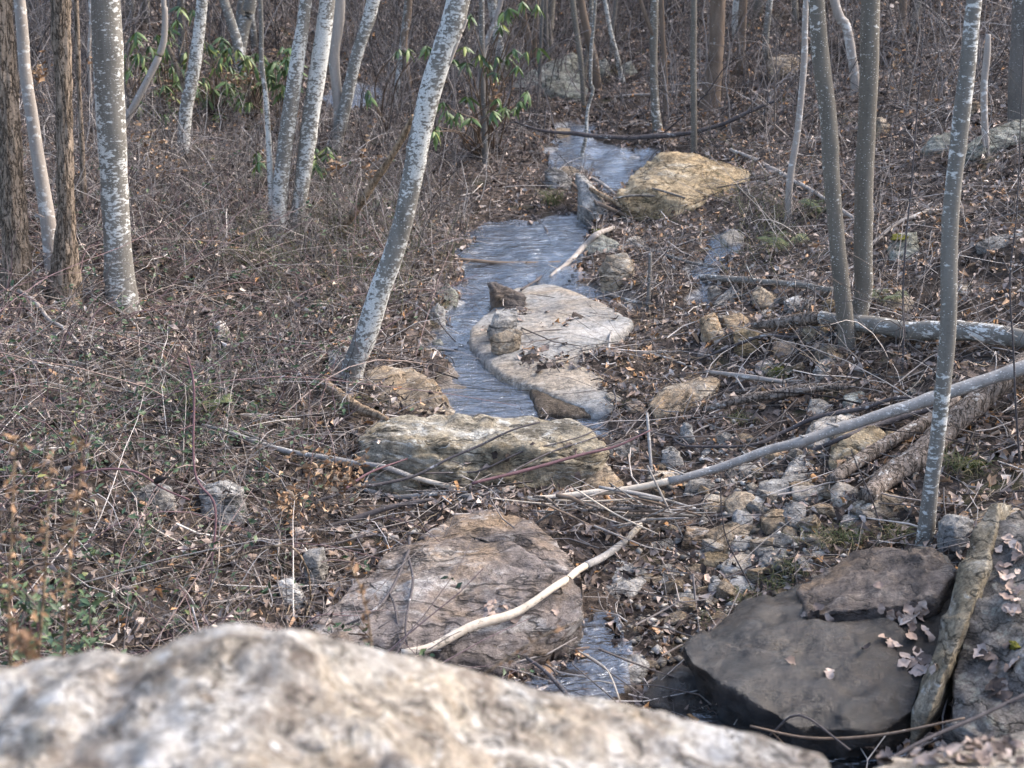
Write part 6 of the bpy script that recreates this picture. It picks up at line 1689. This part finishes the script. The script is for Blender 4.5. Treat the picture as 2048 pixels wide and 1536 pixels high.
# --- sprays of dry orange leaves
def spray(px, py, rx, ry, n, d, label, seed, s=.06):
    r_ = np.random.default_rng(seed)
    c = D(px, py, d)
    sc = d / F
    t = thing('dry_leaf_spray', c - np.array((0, 0, ry * sc)), label, 'dry leaves')
    o3 = -np.array((0, 0, -ry * sc))
    P = np.empty((6, 7, 3))
    for j in range(6):
        e = r_.normal(size=3) * np.array((rx, .6 * rx, ry)) * sc * .7
        st = np.array((r_.normal() * rx * .5, 0, -ry * 1.6)) * sc
        P[j] = spline(np.array([st, st * .4 + e * .3 + r_.normal(size=3) * .02, e]), 7) + np.array((0, 0, ry * sc))
    V, Q = tubes(P, np.linspace(.003, .001, 7)[None].repeat(6, 0), 4)
    put('twigs', mk('twigs', V, Q), M['brown_bark'], t)
    C = P[r_.integers(0, 6, n), r_.integers(2, 7, n)] + r_.normal(size=(n, 3)) * np.array((rx, rx, ry)) * sc * .3
    nn_ = r_.normal(size=(n, 3)); nn_[:, 2] *= .4
    V, Q, A = leaf_batch(C, s * (.6 + .6 * r_.random(n)), nn_, r_.random(n) * 6.28, .3 + .6 * r_.random(n), .7 * r_.normal(size=n), .5, r_.random(n), .04)
    lf = put('leaves', mk('leaves', V, Q, attr={'rnd': A}, smooth=False), M['dry_orange'], t)
    lf['kind'] = 'stuff'


spray(205, 108, 16, 16, 20, 10.2, 'orange leaves in front of the thickest left trunk', 1)
spray(80, 130, 34, 26, 26, 10.4, 'orange leaves before the left furrowed trunks', 2)
spray(738, 325, 14, 26, 34, 12.5, 'orange leaves left of the leaning birch', 3, .055)
spray(665, 320, 20, 20, 30, 13, 'orange leaves below the lichened cluster', 4, .055)
spray(480, 140, 40, 26, 60, 15.5, 'orange leaves among the left rhododendrons', 5, .06)
spray(360, 180, 40, 26, 30, 15.5, 'orange leaves beside the rhododendron trunk', 15, .06)
spray(660, 935, 70, 34, 150, 6.85, 'large curtain of orange leaves on the grey branch', 6, .045)
spray(590, 985, 60, 40, 90, 6.6, 'orange leaves hanging low left of the streaked boulder', 7, .045)
spray(995, 180, 12, 16, 18, 14.2, 'orange leaves in the right rhododendron', 8, .06)
spray(330, 330, 60, 26, 44, 12.5, 'orange leaves right of the thickest left trunk', 9, .05)
spray(440, 470, 50, 26, 50, 11.2, 'orange leaves in the thicket before the cluster', 10, .05)
spray(300, 270, 60, 30, 40, 12.0, 'orange leaves under the leaning tan sapling', 12, .05)

spray(1790, 110, 30, 20, 24, 15, 'orange leaves on the hillside right of the twin trunks', 14, .06)

# --- dry stalks close to the lens on the left, out of focus
def stalk(pts, d, plume, label, seed):
    r_ = np.random.default_rng(seed)
    C = np.array([D(a, b, d) for a, b in pts])
    base_ = C[0]
    t = thing('dry_stalk', base_, label, 'dry plant')
    S = spline(C, 24)
    V, Q, T = tube1(S - base_, np.linspace(.0035, .0015, 24), 6)
    put('stem', mk('stem', V, Q, T), M['tan_wood'], t)
    n = plume
    i = np.clip((24 * (1 - .75 * r_.random(n) ** 1.2)).astype(int), 0, 23)
    P0 = S[i] - base_ + r_.normal(size=(n, 3)) * .012
    V, Q, A = leaf_batch(P0, .012 + .02 * r_.random(n), r_.normal(size=(n, 3)), r_.random(n) * 6.28, .4 * r_.random(n), r_.normal(size=n) * .5, .4, r_.random(n) * .7)
    p_ = put('seed_head', mk('seed_head', V, Q, attr={'rnd': A}), M['dry_orange'], t)
    p_['kind'] = 'stuff'


for k, (pts, d, n_, lb) in enumerate([([(20, 1340), (18, 1200), (24, 1050), (30, 880)], 2.9, 70, 'blurred dry rust stalk at the left edge'), ([(75, 1340), (90, 1150), (98, 980), (105, 900)], 3.0, 60, 'second blurred dry rust stalk from the left'),
                                        ([(125, 1330), (140, 1120), (160, 960), (165, 880)], 3.1, 80, 'tallest blurred dry rust stalk on the left'), ([(60, 1340), (50, 1290), (30, 1262)], 2.3, 50, 'curled blurred brown plant head above the foreground boulder'),
                                        ([(745, 1310), (735, 1230), (715, 1160), (700, 1130)], 3.0, 26, 'blurred reddish stalk in front of the central boulder'), ([(965, 1350), (1040, 1300), (1100, 1265), (1165, 1240)], 3.0, 14, 'blurred reddish stem slanting across the central boulder')]):
    stalk(pts, d, n_, lb, k)


def leafy_sprig(px, py, hpx, wpx, d, n, label, seed):
    r_ = np.random.default_rng(seed)
    b = D(px, py, d)
    t = thing('honeysuckle_sprig', b, label, 'plant')
    sc = d / F
    P = np.empty((7, 8, 3))
    for j in range(7):
        e = np.array(((r_.random() - .5) * wpx, (r_.random() - .5) * wpx, hpx * (.5 + .5 * r_.random()))) * sc
        P[j] = spline(np.array([np.zeros(3), e * .5 + r_.normal(size=3) * .03, e]), 8)
    V, Q = tubes(P, np.linspace(.0025, .001, 8)[None].repeat(7, 0), 4)
    put('stems', mk('stems', V, Q), M['purple_cane'], t)
    lm = []
    for k in range(4):
        V, Q, A = leaf_batch(np.array([[.5, 0, 0.]]), np.array([1.]), np.array([[0, 0, 1.]]), np.array([0.]), np.array([.25]), np.array([-.15]), .52, np.array([.25 + .2 * k]))
        me = mk('leaf', V, Q, attr={'rnd': A}); me.materials.append(M['ivy']); lm.append(me)
    for k in range(n):
        o = put('leaf', lm[r_.integers(4)], None, t)
        o.location = P[r_.integers(7), r_.integers(1, 8)]
        o.rotation_euler = (r_.normal() * .5, r_.normal() * .5, r_.random() * 6.28)
        s = .028 + .02 * r_.random(); o.scale = (s, s, s)


leafy_sprig(60, 1330, 250, 160, 3.6, 120, 'blurred green leafy sprig at the lower left', 1)
leafy_sprig(190, 1330, 170, 200, 4.2, 110, 'green leafy sprig right of the blurred one at lower left', 2)
leafy_sprig(120, 1345, 120, 260, 4.4, 110, 'low green leaves along the lower left corner', 3)
